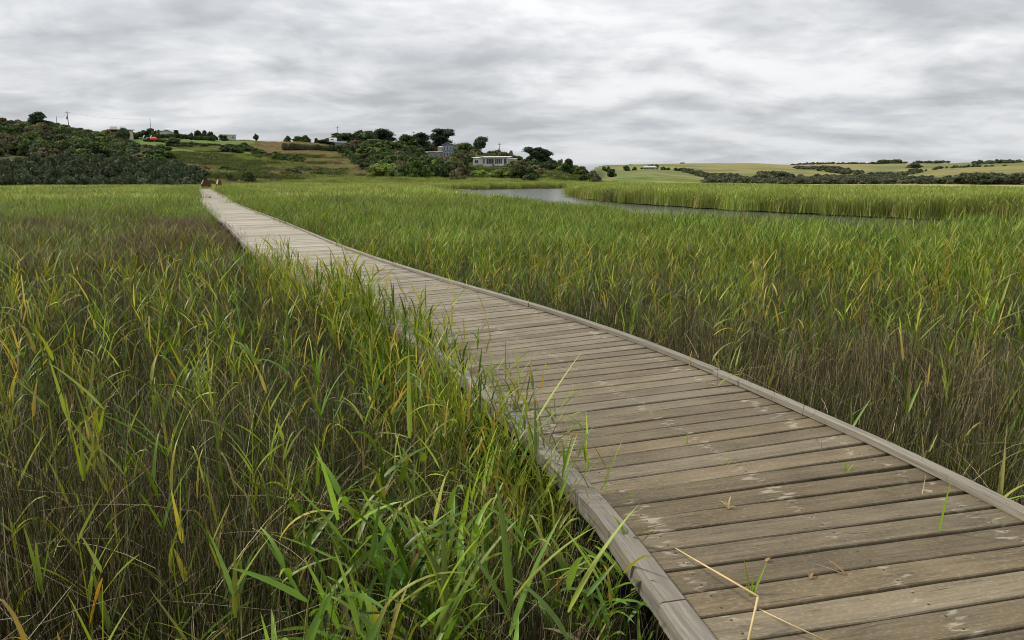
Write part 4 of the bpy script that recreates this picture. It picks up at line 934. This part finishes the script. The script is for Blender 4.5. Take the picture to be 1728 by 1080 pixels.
for x in (-8.2, -6.7, -5.2, -4.0): window(h, x, .6, .9, 1.1, 2, PAL['blueglass'], .8)
# buildings on the skyline
h = site('slatted_hut', 632, 292, 240, 0, 'small dark slatted hut peeping over the treetops', 'hut'); walls(h, -2.2, 2.4, 0, 3, -3, 1.0, PAL['dark']); MB().box(-2.4, 2.7, -.3, 3.3, 1.0, 1.15).build('roof', PAL['roofg'], h)
for i in range(7): MB().box(-2.1 + i * .68, -2.0 + i * .68, -.06, 0, -1.8, .95).build('batten', PAL['wgrey'], h)
h = site('low_house', 213, 262, 233, 10, 'low flat roofed house half hidden by dark shrubs on the left hill', 'house')
walls(h, -3.2, 3.0, .8, 5, -1, 2.9, PAL['dark']); walls(h, 2.6, 3.9, 0, 5, -1, 3.0, PAL['cream'], 'end_wall'); MB().box(-3.8, 4.5, -.7, 5.4, 3.0, 3.3).build('roof', PAL['roofw'], h); MB().box(-3.2, -1.0, 1, 4, 3.3, 4.1).build('roof_box', PAL['cream'], h)
window(h, -2.0, .6, 2.2, 1.5, 3, PAL['glass'], .8, 'dark')
tree_px('grey', 215, 256, 213, 26, 'dark feathery shrub hiding the front of the low flat roofed house', cat='shrub'); tree_px('brown', 188, 250, 215, 24, 'brown green shrub at the left end of the low flat roofed house', cat='shrub')
h = site('gabled_hut', 288.5, 283, 230, 0, 'small pale gabled hut with tall windows behind the clipped hedge', 'hut')
walls(h, -2.5, 2.5, 0, 4, -1, 1.5, PAL['pgreen']); MB().poly([(-2.5,0,1.5),(2.5,0,1.5),(0,0,2.5),(-2.5,4,1.5),(2.5,4,1.5),(0,4,2.5)],[(0,1,2),(5,4,3)]).build('gable', PAL['pgreen'], h)
MB().poly([(-2.8,-.25,1.42),(0,-.25,2.56),(2.8,-.25,1.42),(2.8,4.2,1.42),(0,4.2,2.56),(-2.8,4.2,1.42),(-2.8,-.25,1.52),(0,-.25,2.68),(2.8,-.25,1.52),(2.8,4.2,1.52),(0,4.2,2.68),(-2.8,4.2,1.52)],[(6,7,10,11),(7,8,9,10),(0,5,4,1),(1,4,3,2),(0,1,7,6),(1,2,8,7),(5,11,10,4),(4,10,9,3),(0,6,11,5),(2,3,9,8)]).build('roof', PAL['roofg'], h)
for x in (-2.0, -.95, .1, 1.15): window(h, x, .1, .8, 1.3, 1, PAL['cream'])
h = site('open_shelter', 301, 284.5, 229, 0, 'open shelter with a thin white roof right of the gabled hut', 'shelter')
MB().extrude([(-1, 2.2), (-1, 2.4), (4, 2.9), (4, 2.7)], -3.0, 2.0).build('roof', PAL['roofw'], h)
for x in (-.1, 1.8):
    for y in (-.8, 3.6): MB().tube([(x, y, -1), (x, y, 2.2)], .07).build('post', PAL['wgrey'], h)
h = site('box_building', 390, 296, 234, 0, 'long pale flat roofed box building on the grassy skyline', 'building'); walls(h, -3, 3.2, 0, 4, -1, 1.6, PAL['pgreen']); MB().box(-3.2, 3.4, -.2, 4.2, 1.6, 1.75).build('roof', PAL['roofw'], h); window(h, 1.4, .2, 1.1, .8, 2, PAL['glass']); window(h, -1.4, .2, 1.1, .8, 2, PAL['glass'])
h = site('white_caravan', 565, 296, 240, 0, 'small white caravan with red top under the cypress row', 'caravan'); MB().extrude([(0, .2), (-.1, .6), (0, 1.5), (.2, 1.8), (1.8, 1.8), (2, 1.5), (2, .2)], -1.6, 1.6).build('body', PAL['roofw'], h, False); MB().box(-1.4, 1.2, .35, 1.7, 1.803, 2.0).build('roof_cover', PAL['red'], h); window(h, -.9, .9, 1.2, .5, 1, PAL['glass'], -.05)
MB().tube([(-.1, .1, 0), (-.1, .25, 0)], .3, 14).build('wheel', PAL['dark'], h)
h = site('blue_shed', 577, 292, 243.5, 0, 'long low blue grey shed roof beside the white caravan', 'shed'); walls(h, -2.2, 2.4, 0, 3, -1, .7, PAL['blue']); MB().extrude([(-.3, .7), (-.3, .82), (3.2, 1.25), (3.2, 1.13)], -2.5, 2.7).build('roof', plain('blue roof', (.22, .28, .36), .4, .1), h)
# red garden parasol, white garden chairs
h = site('garden_parasol', 266.5, 250, None, 0, 'open red garden parasol on the terrace lawn', 'parasol'); mb = MB(); pts = [(0, 0, 2.75)]; n = 10
for k in range(n): a = 2 * PI * k / n; pts.append((1.05 * math.cos(a), 1.05 * math.sin(a), 2.35))
for k in range(n): a = 2 * PI * k / n; pts.append((1.12 * math.cos(a), 1.12 * math.sin(a), 1.85))
for k in range(n): a = 2 * PI * k / n; pts.append((.98 * math.cos(a), .98 * math.sin(a), 1.88))
pts.append((0, 0, 2.6)); fs = []
for k in range(n): k2 = (k + 1) % n; fs += [(0, 1 + k, 1 + k2), (1 + k, 1 + n + k, 1 + n + k2, 1 + k2), (1 + n + k, 1 + 2*n + k, 1 + 2*n + k2, 1 + n + k2), (1 + 2*n + k, 3*n + 1, 1 + 2*n + k2)]
mb.poly(pts, fs).build('canopy', PAL['red'], h); MB().tube([(0, 0, -.3), (0, 0, 2.7)], .035).build('pole', PAL['cream'], h); MB().box(-.3, .3, -.3, .3, -.1, .12).build('base', PAL['cream'], h)
def lounger(px, Y, label):
    h = site('garden_chair', px, Y, None, 20, label, 'chair'); MB().box(-.9, .7, -.3, .3, .38, .48).build('seat', PAL['white'], h); MB().poly([(.6,-.3,.45),(.6,.3,.45),(1.0,.3,1.3),(1.0,-.3,1.3),(.68,-.3,.42),(.68,.3,.42),(1.08,.3,1.27),(1.08,-.3,1.27)],[(0,1,2,3),(7,6,5,4),(0,3,7,4),(1,5,6,2),(2,6,7,3),(0,4,5,1)]).build('backrest', PAL['white'], h)
    for x in (-.8, .6):
        for y in (-.26, .26): MB().box(x - .04, x + .04, y - .04, y + .04, -.1, .38).build('leg', PAL['white'], h)
lounger(246, 268, 'left white reclining garden chair on the upper lawn'); lounger(258, 268, 'right white reclining garden chair beside the hedge end')
h = site('marker_ball', 491.5, 178, 288.5, 0, 'small round white ball on the dark foot of the slope', 'ball'); v, f = ico((0, 0, .15), (.33, .33, .33), np.random.RandomState(1), 10, 14, 0); me = bpy.data.meshes.new('ball'); me.from_pydata(v.tolist(), [], f.tolist()); me.update(); link('ball', me, PAL['white'], h, )
MB().tube([(0, 0, -1.2), (0, 0, -.1)], .05).build('stalk', PAL['wgrey'], h)
# power poles
def pole(px, Y, ytop, label, arm=True, r=.13, extras=True):
    x = (px - 864) / 1177 * Y; z0 = hz1(x, Y); h = at_depth(px, ytop, Y)[2] - z0
    root = empty('power_pole', (x, Y, z0), -math.radians(az_of(px)) + .25, label=label, cat='pole', group='power poles on the skyline'); MB().tube([(0, 0, -.5), (0, 0, h * .6), (.03, 0, h)], [r, r * .9, r * .7], 8).build('shaft', PAL['pole'], root)
    if arm:
        a = MB().box(-.75, .75, -.22, -.12, h - .75, h - .62).build('crossarm', PAL['pole'], root)
        for xx in (-.65, .65): MB().tube([(xx, -.17, h - .62), (xx, -.17, h - .42)], .05, 6).build('insulator', PAL['metal'], a)
    if extras: MB().tube([(-.35, -.2, h * .62), (-.35, -.2, h * .62 + .9)], .22, 10).build('transformer', PAL['metal'], root)
    return Vector((x, Y, z0 + h - .45))
a_ = pole(127, 240, 187, 'tall power pole with transformer right of the flat topped tree')
b_ = pole(108, 244, 195, 'short plain power pole left of the transformer pole', False, .1, False)
c_ = pole(263, 292, 199, 'plain power pole rising out of the dark trees left of the hut', False, .11, False)
d_ = pole(573.5, 306, 212, 'thin mast with short crossarm above the spreading cypress row', True, .11, False)
e_ = pole(843, 296, 241, 'power pole with transformer behind the white house', True, .13, True)
f_ = pole(700, 322, 221, 'thin power pole above the trees left of the blue house', True, .09, False)
def wire(a, b, label):
    pts = []
    for k in range(17): t = k / 16; p = a.lerp(b, t); p.z -= 1.1 * 4 * t * (1 - t) * .8; pts.append(tuple(p - a))
    o = MB().tube(pts, .022, 4).build('power_line', PAL['dark']); o.location = a; tag(o, label, 'cable')
wire(a_, c_, 'thin power line sagging from the transformer pole to the pole in the trees'); wire(b_, a_, 'short power line between the two poles by the flat topped tree')
# timber barriers where the boardwalk meets the bank
def barrier(px, yaw, label, w_=1.05):
    s_, Y = 0, 97.5; x = (px - 864) / 1177 * Y; root = empty('timber_barrier', (x, Y, MARSH), -math.radians(az_of(px)) + math.radians(yaw), label=label, cat='barrier'); z0, z1 = .55, 1.98
    prof = [(-w_/2, z0), (w_/2, z0), (w_/2, z1 - .42), (w_/2 - .16, z1), (-w_/2 + .24, z1), (-w_/2, z1 - .55)]
    n = len(prof); mb = MB(); mb.poly([(a, 0, b) for a, b in prof] + [(a, .12, b) for a, b in prof], [tuple(range(n)), tuple(range(2 * n - 1, n - 1, -1))] + [(i, n + i, n + (i + 1) % n, (i + 1) % n) for i in range(n)]); mb.build('panel', PAL['rust'], root)
    for i in range(5): xx = -w_/2 + .1 + i * (w_ - .2) / 5; MB().box(xx, xx + .02, -.012, -.001, z0 + .02, z1 - .62).build('board_joint', PAL['dark'], root)
    for xx in (-w_/2 - .06, w_/2 + .06): MB().box(xx - .06, xx + .06, -.03, .15, -.5, z1 - .60).build('post', PAL['rust'], root)
    a, b = prof[5], prof[4]; mb = MB(); mb.poly([(a[0]-.08,-.05,a[1]),(b[0]-.02,-.05,b[1]+.05),(b[0]-.02,.17,b[1]+.05),(a[0]-.08,.17,a[1]),(a[0]-.02,-.05,a[1]-.04),(b[0]+.03,-.05,b[1]),(b[0]+.03,.17,b[1]),(a[0]-.02,.17,a[1]-.04)],[(0,1,2,3),(7,6,5,4),(0,4,5,1),(1,5,6,2),(2,6,7,3),(3,7,4,0)]); mb.build('capping', PAL['pale'], root)
barrier(346.5, 12, 'red brown boarded barrier with clipped corners left of the boardwalk end'); barrier(369.5, 58, 'red brown boarded barrier turned edge on right of the boardwalk end', 1.0)
# sandy scars on the banks, gravel landing
def patch(px, Y, rx, ry, col, name, label):
    r = np.random.RandomState(int(px)); x = (px - 864) / 1177 * Y; n = 18; mb = MB(); pts = [(0, 0)]; rings = 3
    V_ = [(x, Y)]; 
    for k in range(1, rings + 1):
        for j in range(n): a = 2 * PI * j / n; q_ = k / rings * (.8 + .35 * r.rand() if k == rings else 1); V_.append((x + rx * q_ * math.cos(a), Y + ry * q_ * math.sin(a)))
    zz = height([p[0] for p in V_], [p[1] for p in V_]); V3 = [(p[0], p[1], float(z) + (.10 if i <= n * (rings - 1) else -.05)) for i, (p, z) in enumerate(zip(V_, zz))]
    F_ = [(0, 1 + j, 1 + (j + 1) % n) for j in range(n)] + [(1 + k * n + j, 1 + (k + 1) * n + j, 1 + (k + 1) * n + (j + 1) % n, 1 + k * n + (j + 1) % n) for k in range(rings - 1) for j in range(n)]
    me = bpy.data.meshes.new(name); me.from_pydata(V3, [], F_); me.update(); tag(link(name, me, col), kind='structure', label=label, cat='ground')
sand = plain('bare sand', (.36, .28, .17), .95, .35, .8)
patch(930, 208, 2.6, 3, sand, 'sand_bank', 'bare sandy scar on the bank at the end of the middle hill'); patch(539, 192, 2.2, 3, sand, 'sand_bank', 'bare sandy scar on the tawny slope'); patch(376, 262, 1.6, 2.5, sand, 'sand_bank', 'bare earth scar at the end of the clipped hedges')
# ------------------------------------------------------------------ far woods and farm
wc = bpy.data.collections.new('far_wood_sources')
for i in range(4): source(wc, 'far_tree_%02d' % i, *dome(700 + i, FARW, 9, 70, .10), M['crown'])
Wp, Ws, Wh = [], [], []
def wood(pts, n, spy, hr, sx=3, wr=(.7, 1.2)):
    for _ in range(n):
        t = rnd.random() * (len(pts) - 1); i = int(t); f = t - i; px = pts[i][0] * (1 - f) + pts[i + 1][0] * f + rnd.gauss(0, sx); Y = pts[i][1] * (1 - f) + pts[i + 1][1] * f + rnd.uniform(-1, 1) * spy
        x = (px - 864) / 1177 * Y; h_ = rnd.uniform(*hr); Wp.append((x, Y, hz1(x, Y) - .3)); Wh.append(h_); Ws.append(h_ * rnd.uniform(*wr))
wood([(1195, 262), (1300, 255), (1400, 255), (1560, 258), (1760, 262), (2100, 262)], 520, 14, (1.7, 2.9))
wood([(1230, 300), (1300, 300), (1400, 310), (1500, 310)], 200, 30, (1.6, 3.2)); wood([(1480, 300), (1760, 290), (2100, 300)], 220, 35, (1.6, 3.2))
wood([(1620, 250), (1760, 245), (2100, 250)], 130, 16, (3.0, 4.6))
wood([(1285, 285), (1325, 280)], 40, 10, (4.2, 5.2))
wood([(1155, 700), (1180, 620), (1200, 520), (1215, 400), (1235, 330)], 150, 22, (2.6, 4.5), 4)
wood([(1380, 950), (1450, 900)], 60, 90, (4, 7), 6); wood([(1345, 1150), (1410, 1000)], 50, 70, (4, 7))
wood([(1440, 620), (1520, 900), (1600, 1150), (1690, 1350)], 80, 40, (3, 6), 4); wood([(1330, 460), (1450, 440), (1520, 460)], 90, 40, (2, 4))
wood([(1335, 1850), (1420, 2030), (1540, 2090)], 90, 25, (5, 8), 4); wood([(1480, 2080), (1520, 2080)], 46, 20, (11, 14), 3, (.5, .8)); wood([(1540, 2090), (1600, 2090)], 26, 20, (6, 10)); wood([(1640, 1700), (1700, 1700), (1800, 1900)], 50, 60, (6, 10))
wood([(1535, 1350), (1545, 1350)], 10, 20, (10, 13), 2)
n = len(Wp); Ws_ = np.array(Ws)
o = scatter('distant_woodland', wc, Wp, np.column_stack([np.zeros(n), np.zeros(n), R.rand(n) * 6.3]), Ws_, R.randint(0, 4, n), 'dark belts of woodland filling the valley and far hillsides', 'woodland', np.array(Wh))
FT = [(1019,700,279,5),(1026,700,280,6),(1032,520,283,12),(1056,690,279,9),(1064,1390,277,5),(1070,690,281,6),(1086,760,281,8),(1094,780,277,7),(1100,770,276,6),(1107,770,277,7),(1118,700,281,7),(1127,690,282,6),(1140,690,282,7),(1150,1395,274,6)]
FL = ['tiny tree left of the pair beside the far paddock','tiny tree of the pair beside the far paddock','rounded dark tree on the far paddock','rounded tree left of the far farmhouse','tiny tree on the far left skyline','low tree left of the far farmhouse','tree touching the left wall of the far farmhouse','first flat crown above the far farmhouse','second flat crown above the far farmhouse','third flat crown above the far farmhouse','tree right of the far farmhouse','second tree right of the far farmhouse','third tree starting the diagonal far wood','lone dark clump on the tan far crest']
for (px, Y, yt, wp), lab in zip(FT, FL): tree_px('dark', px, Y, yt, wp * 1.5, lab, 'scattered trees of the far farmland', trunk=True)
h = site('farmhouse', 1096, 745, None, 0, 'far white farmhouse with dark verandah among flat crowned trees', 'house'); walls(h, -7, 7, 0, 8, -2, 2.4, PAL['cream']); MB().poly([(-8,-2,2.4),(8,-2,2.4),(8,10,2.4),(-8,10,2.4),(-5,4,4),(5,4,4)],[(0,1,5,4),(1,2,5),(2,3,4,5),(3,0,4),(3,2,1,0)]).build('roof', PAL['roofg'], h)
for x in (-6, -3, 0, 3): window(h, x, .5, 1.8, 1.6, 2, PAL['glass'])
# ------------------------------------------------------------------ plants and litter on the deck
def sprout(px, py, blades, label, cols=None, name='grass_sprout', wd=.012, z0=-.02):
    x, y = on_level(px, py, 0); b = blades; n = len(b); r = np.random.RandomState(int(px + py))
    c = np.array(cols if cols is not None else [GREEN[1]] * n)
    V, F, Cc = ribbons(np.repeat([[0, 0, z0]], n, 0), np.array([q[0] for q in b]), np.array([q[1] for q in b]), np.array([q[2] for q in b]), np.array([q[3] for q in b]), np.array([q[4] if len(q) > 4 else wd for q in b]), 8, c, 'leaf', .3)
    o = link(name, mesh_from(name, V, F, Cc), M['leaf']); o.location = (x, y, 0); tag(o, label, 'grass' if 'sprout' in name else 'leaf litter'); return o
sprout(1585, 897, [(.3, .27, .06, .12, .014), (2.7, .17, 1.15, .2, .004)], 'single tall green blade growing up through the near boards')
sprout(1427, 797, [(2.4, .13, .5, .3, .010), (.6, .10, .8, .5, .012), (1.2, .08, .1, .2, .010)], 'leafy green tuft growing between boards near the right kerb')
sprout(1386, 760, [(2.6, .12, .35, .2, .006), (1.2, .09, .3, .2, .005)], 'thin dark wiry tuft between boards near the right kerb')
sprout(1159, 748, [(1.6, .09, .03, .05, .010)], 'single short green shoot in the middle of the deck')
sprout(1226, 783, [(1.6, .05, .2, .4, .006), (.3, .05, .4, .4, .006)], 'tiny olive shoot in the middle of the deck')
sprout(1534, 836, [(2.8, .17, 1.2, .3, .006), (1.9, .08, .5, .3, .005)], 'pale green runner lying flat on the boards')
sprout(1555, 836, [(.9, .13, .7, -.2, .005)], 'straw coloured wisp beside the flat runner', [STRAW[2]])
sprout(1228, 860, [(1.0, .07, .2, 1.2, .014), (2.2, .06, .5, 1.5, .012), (.2, .05, .9, 1.2, .012), (1.6, .06, .4, 2.0, .010)], 'curled dry leaf standing up in the middle of the near boards', [STRAW[0] * 1.1, STRAW[2], STRAW[0], (.42, .25, .10)], 'dry_leaf', z0=.002)
sprout(1426, 972, [(2.7, .14, 1.35, .2, .006), (2.0, .08, 1.1, .5, .014), (2.3, .10, 1.0, .4, .006)], 'bent straw and curled brown scrap on the near boards', [STRAW[2], (.40, .24, .10), STRAW[0]], 'dry_leaf', z0=.006)
sprout(1366, 978, [(1.9, .10, .4, .6, .004), (.8, .05, .9, 1.5, .014)], 'small brown curled scrap left of the bent straw', [STRAW[1], (.30, .16, .07)], 'dry_leaf', z0=.004)
sprout(1292, 948, [(.5, .03, .9, 1.0, .016)], 'tiny brown leaf scrap in a board gap', [(.35, .19, .08)], 'dry_leaf', z0=.002)
sprout(1268, 1006, [(1.9, .17, .35, .1, .010), (.7, .16, .6, .1, .015), (2.6, .12, .3, .2, .009), (1.2, .10, .5, .1, .012)], 'green tuft pushing up beside the fallen straw stalk', z0=-.02)
sprout(1210, 652, [(1.7, .50, .02, .05, .007), (.1, .28, .5, 1.7, .022), (2.6, .2, .8, .9, .016)], 'tall reed leaning in over the right kerb with a drooping tip', [STRAW[0], (.3, .32, .06), GREEN[3]], 'reed_sprout')
sprout(1686, 843, [(1.2, .42, .1, .1, .008), (1.0, .28, .25, .2, .026), (3.0, .2, 1.3, .5, .022), (.4, .26, 1.0, .8, .016), (5.9, .22, .9, .7, .014), (1.5, .16, .1, .2, .022)], 'broad leaved reed growing at the near right kerb', [STRAW[0], (.26, .26, .05), GREEN[3], (.3, .3, .06), GREEN[1], (.2, .2, .05)], 'reed_sprout')
sprout(1384, 748, [(2.3, .10, 1.1, .1, .004)], 'thin straw lying against the right kerb', [BROWN[1]], 'dry_leaf', z0=.004)
def stalk(pts, rad, col, label):
    P0 = Vector(pts[0]); mb = MB().tube([tuple(Vector(p) - P0) for p in pts], rad, 6); o = mb.build('fallen_stalk', col, None, True); o.location = P0; tag(o, label, 'stalk')
straw = plain('dry straw', (.46, .35, .17), .6, .25, 40)
def dk(px, py, z): x, y = on_level(px, py, z); return (x, y, z)
stalk([dk(1140, 925, .03), dk(1165, 940, .05), dk(1220, 972, .075), dk(1280, 1007, .09)], [.002, .003, .0042, .0045], straw, 'long yellow straw stalk leaning across the near left boards')
stalk([dk(1279, 1008, .09), dk(1272, 1040, .05), dk(1262, 1085, .01)], .0045, straw, 'broken lower length of the yellow straw stalk')
stalk([dk(1281, 1028, .06), dk(1330, 1052, .04), dk(1400, 1084, .02)], .003, straw, 'straw stalk running off towards the bottom of the near boards')
# broad foreground leaves and yellow reeds standing out of the bed
def reed_plant(px, ytop, Y, label, spec, stemc=(.20, .20, .08), hstem=None):
    x, _, zt = at_depth(px, ytop, Y); zb = MARSH; root = empty('reed_plant', (x, Y, zb), label=label, cat='reed plant', group='single reeds standing out of the bed')
    hs = zt - zb; V, F, Cc = ribbons(np.zeros((1, 3)), np.array([1.0]), np.array([hs * (hstem or .9)]), np.array([.01]), np.array([.03]), np.array([.007]), 8, np.array([stemc]), 'stem'); link('stem', mesh_from('stem', V, F, Cc), M['leaf'], root)
    for (f, a, L, ln, bd, wd, c) in spec:
        V, F, Cc = ribbons(np.array([[0, 0, hs * f]]), np.array([a]), np.array([L]), np.array([ln]), np.array([bd]), np.array([wd]), 9, np.array([c]), 'leaf', .3); link('leaf', mesh_from('leaf', V, F, Cc), M['leaf'], root)
YL, YG, OR_, G1, G2 = (.42, .36, .05), (.27, .33, .05), (.52, .30, .03), (.12, .21, .03), (.16, .25, .04)
reed_plant(297, 820, 2.35, 'yellow green reed with upright folded leaves in the near left bed', [(.80, .6, .27, .05, .05, .030, YG), (.80, 2.7, .22, .16, -.05, .024, YL), (.66, 2.6, .14, .4, .1, .030, (.3,.28,.04)), (.66, .5, .18, .35, -.1, .030, G2)], hstem=.8)
reed_plant(160, 880, 2.2, 'reed with one orange and two green leaves in the near left corner', [(.82, 2.8, .16, .5, .1, .018, YG), (.82, .4, .18, .55, .1, .016, YL), (.80, 2.9, .24, 2.7, .1, .022, OR_), (.60, .7, .30, .35, -.1, .026, G1), (.60, 2.5, .26, .4, -.1, .026, G2)], hstem=.83)
reed_plant(470, 900, 2.3, 'reed with an arching yellow leaf bent to the right', [(.97, .2, .30, .5, 1.9, .026, YL), (.97, .1, .22, .6, 1.7, .018, (.32,.26,.12)), (.80, .3, .25, 1.0, .7, .022, G2)], hstem=.97)
reed_plant(640, 985, 1.95, 'nearest low reed with pale looping leaves beside the dark gap', [(.9, .2, .34, .7, 1.3, .022, YG), (.8, 2.7, .3, .8, 1.0, .024, G2), (.7, 1.2, .3, .5, .6, .02, YL)], hstem=.9)
reed_plant(390, 960, 2.05, 'reed with a fan of short yellow green blades in the near left bed', [(.9, .5, .24, .5, .3, .022, YG), (.9, 2.5, .24, .45, .3, .020, G2), (.82, 1.5, .26, .1, .2, .024, YG), (.7, 5.6, .26, .9, .5, .02, YL)], hstem=.9)
reed_plant(60, 935, 2.15, 'green reed with three erect leaves by the left frame edge', [(.85, 2.9, .26, .12, .02, .022, G2), (.85, .3, .26, .25, .0, .024, G1), (.85, 1.5, .2, .05, .0, .026, YG)], hstem=.88)
reed_plant(690, 690, 2.75, 'tall yellow green reed with drooping top among dark stems', [(.98, .1, .2, .9, 1.4, .016, YG), (.9, 1.6, .4, .1, .1, .026, YG), (.9, 2.9, .18, 1.3, .6, .014, YG), (.6, 2.9, .3, .9, .9, .022, G2)])
reed_plant(745, 865, 2.0, 'broad flat leaf catching the light beside the near boardwalk', [(.97, 3.0, .0001, .1, 0, .01, G2), (.70, 3.6, .40, .12, .45, .045, YG), (.66, .5, .45, .5, .5, .030, G2), (.6, 5.4, .4, .3, .9, .036, G1), (.62, 1.6, .42, .2, .3, .034, G2)], hstem=.7)
reed_plant(960, 985, 1.95, 'reed with a long curving blade near the kerb foot', [(.98, 5.0, .34, .3, 1.1, .034, G2), (.9, .5, .42, .55, .4, .026, YG), (.8, 2.6, .3, .6, .9, .03, G1)], hstem=.95)
reed_plant(860, 915, 2.0, 'bunch of broad dark green blades near the kerb foot', [(.8, 1.9, .42, .15, .5, .036, G1), (.7, .7, .44, .45, .3, .030, G2), (.75, 2.8, .36, .4, .6, .034, G1), (.6, 4.4, .36, .5, 1.0, .034, G2), (.8, .1, .40, .6, .5, .024, YG)], hstem=.8)
reed_plant(905, 690, 3.15, 'reed leaning over the left kerb with a long yellowing leaf', [(.95, .5, .42, .65, .1, .020, YG), (.9, .2, .36, .8, .1, .018, G1), (.8, 1.6, .3, .3, .2, .022, G2)])
reed_plant(762, 530, 4.9, 'thin reed with an erect straw yellow leaf over the boards', [(.93, 1.4, .16, .04, .1, .022, YL), (.85, .2, .3, .9, .2, .02, G1), (.8, 2.8, .26, .7, .4, .02, G1)])
reed_plant(478, 412, 9.8, 'dark reed with radiating leaves against the middle boards', [(.96, .2, .32, .9, .5, .024, G1), (.96, 2.9, .36, 1.2, .2, .024, G1), (.97, 1.2, .2, .3, .3, .022, YG), (.9, 5.8, .3, 1.0, .8, .022, G2)])
reed_plant(1290, 430, 7.4, 'straw yellow reed with fanned leaves above the right bed', [(.9, .4, .28, .6, .2, .024, YL), (.9, 2.7, .24, .9, .2, .020, YL), (.92, 1.5, .3, .06, .1, .028, YL), (.86, 5.9, .3, .75, .1, .024, YG)])
reed_plant(75, 570, 5.2, 'yellow reed with two stiff slanting leaves in the left bed', [(.9, .35, .42, .6, .1, .026, YL), (.86, .25, .38, .95, .1, .022, OR_), (.84, 2.6, .24, 2.2, .1, .018, YL)])
reed_plant(395, 465, 8.2, 'deep green reed with a long leaf slanting right in the left bed', [(.95, .6, .5, .45, -.1, .036, (.07,.16,.04)), (.8, .2, .5, 1.4, .2, .02, G1)])
reed_plant(1205, 560, 5.6, 'nodding reed behind the right kerb', [(.97, .1, .24, .8, 1.5, .02, YL), (.75, .3, .3, .5, 1.2, .03, G2)])
reed_plant(1690, 500, 5.4, 'reed with bright splayed leaves at the right frame edge', [(.93, .6, .3, .4, .1, .024, YG), (.93, 2.6, .26, .4, .1, .022, YL), (.85, .1, .34, 1.1, .4, .022, G2)])
reed_plant(1535, 660, 4.1, 'three leaved green reed behind the right kerb', [(.85, 1.6, .24, .05, .1, .024, YG), (.84, .6, .26, .6, .1, .022, G2), (.84, 2.8, .22, .4, -.1, .020, G1)])
reed_plant(1440, 680, 4.0, 'small green reed with two blades beside the kerb joint', [(.85, 1.8, .2, .1, .1, .014, G1), (.8, .5, .26, .7, .1, .02, G2)])
# ------------------------------------------------------------------ air
if False:   # tried: the air is too clear here to be worth a volume
    q = bpy.data.materials.new('air'); q.use_nodes = True; t = q.node_tree; t.nodes.clear(); o = t.nodes.new('ShaderNodeOutputMaterial'); v = t.nodes.new('ShaderNodeVolumePrincipled')
    v.inputs['Color'].default_value = (.80, .86, .95, 1); v.inputs['Density'].default_value = .00004; v.inputs['Anisotropy'].default_value = .2; t.links.new(v.outputs[0], o.inputs[1])
    hz_o = MB().box(-8600, 8600, -8600, 8600, -2.9, 82).build('haze', q); tag(hz_o, kind='stuff', label='thin pale air softening the far hills', cat='haze')
    sc.cycles.volume_bounces = 0
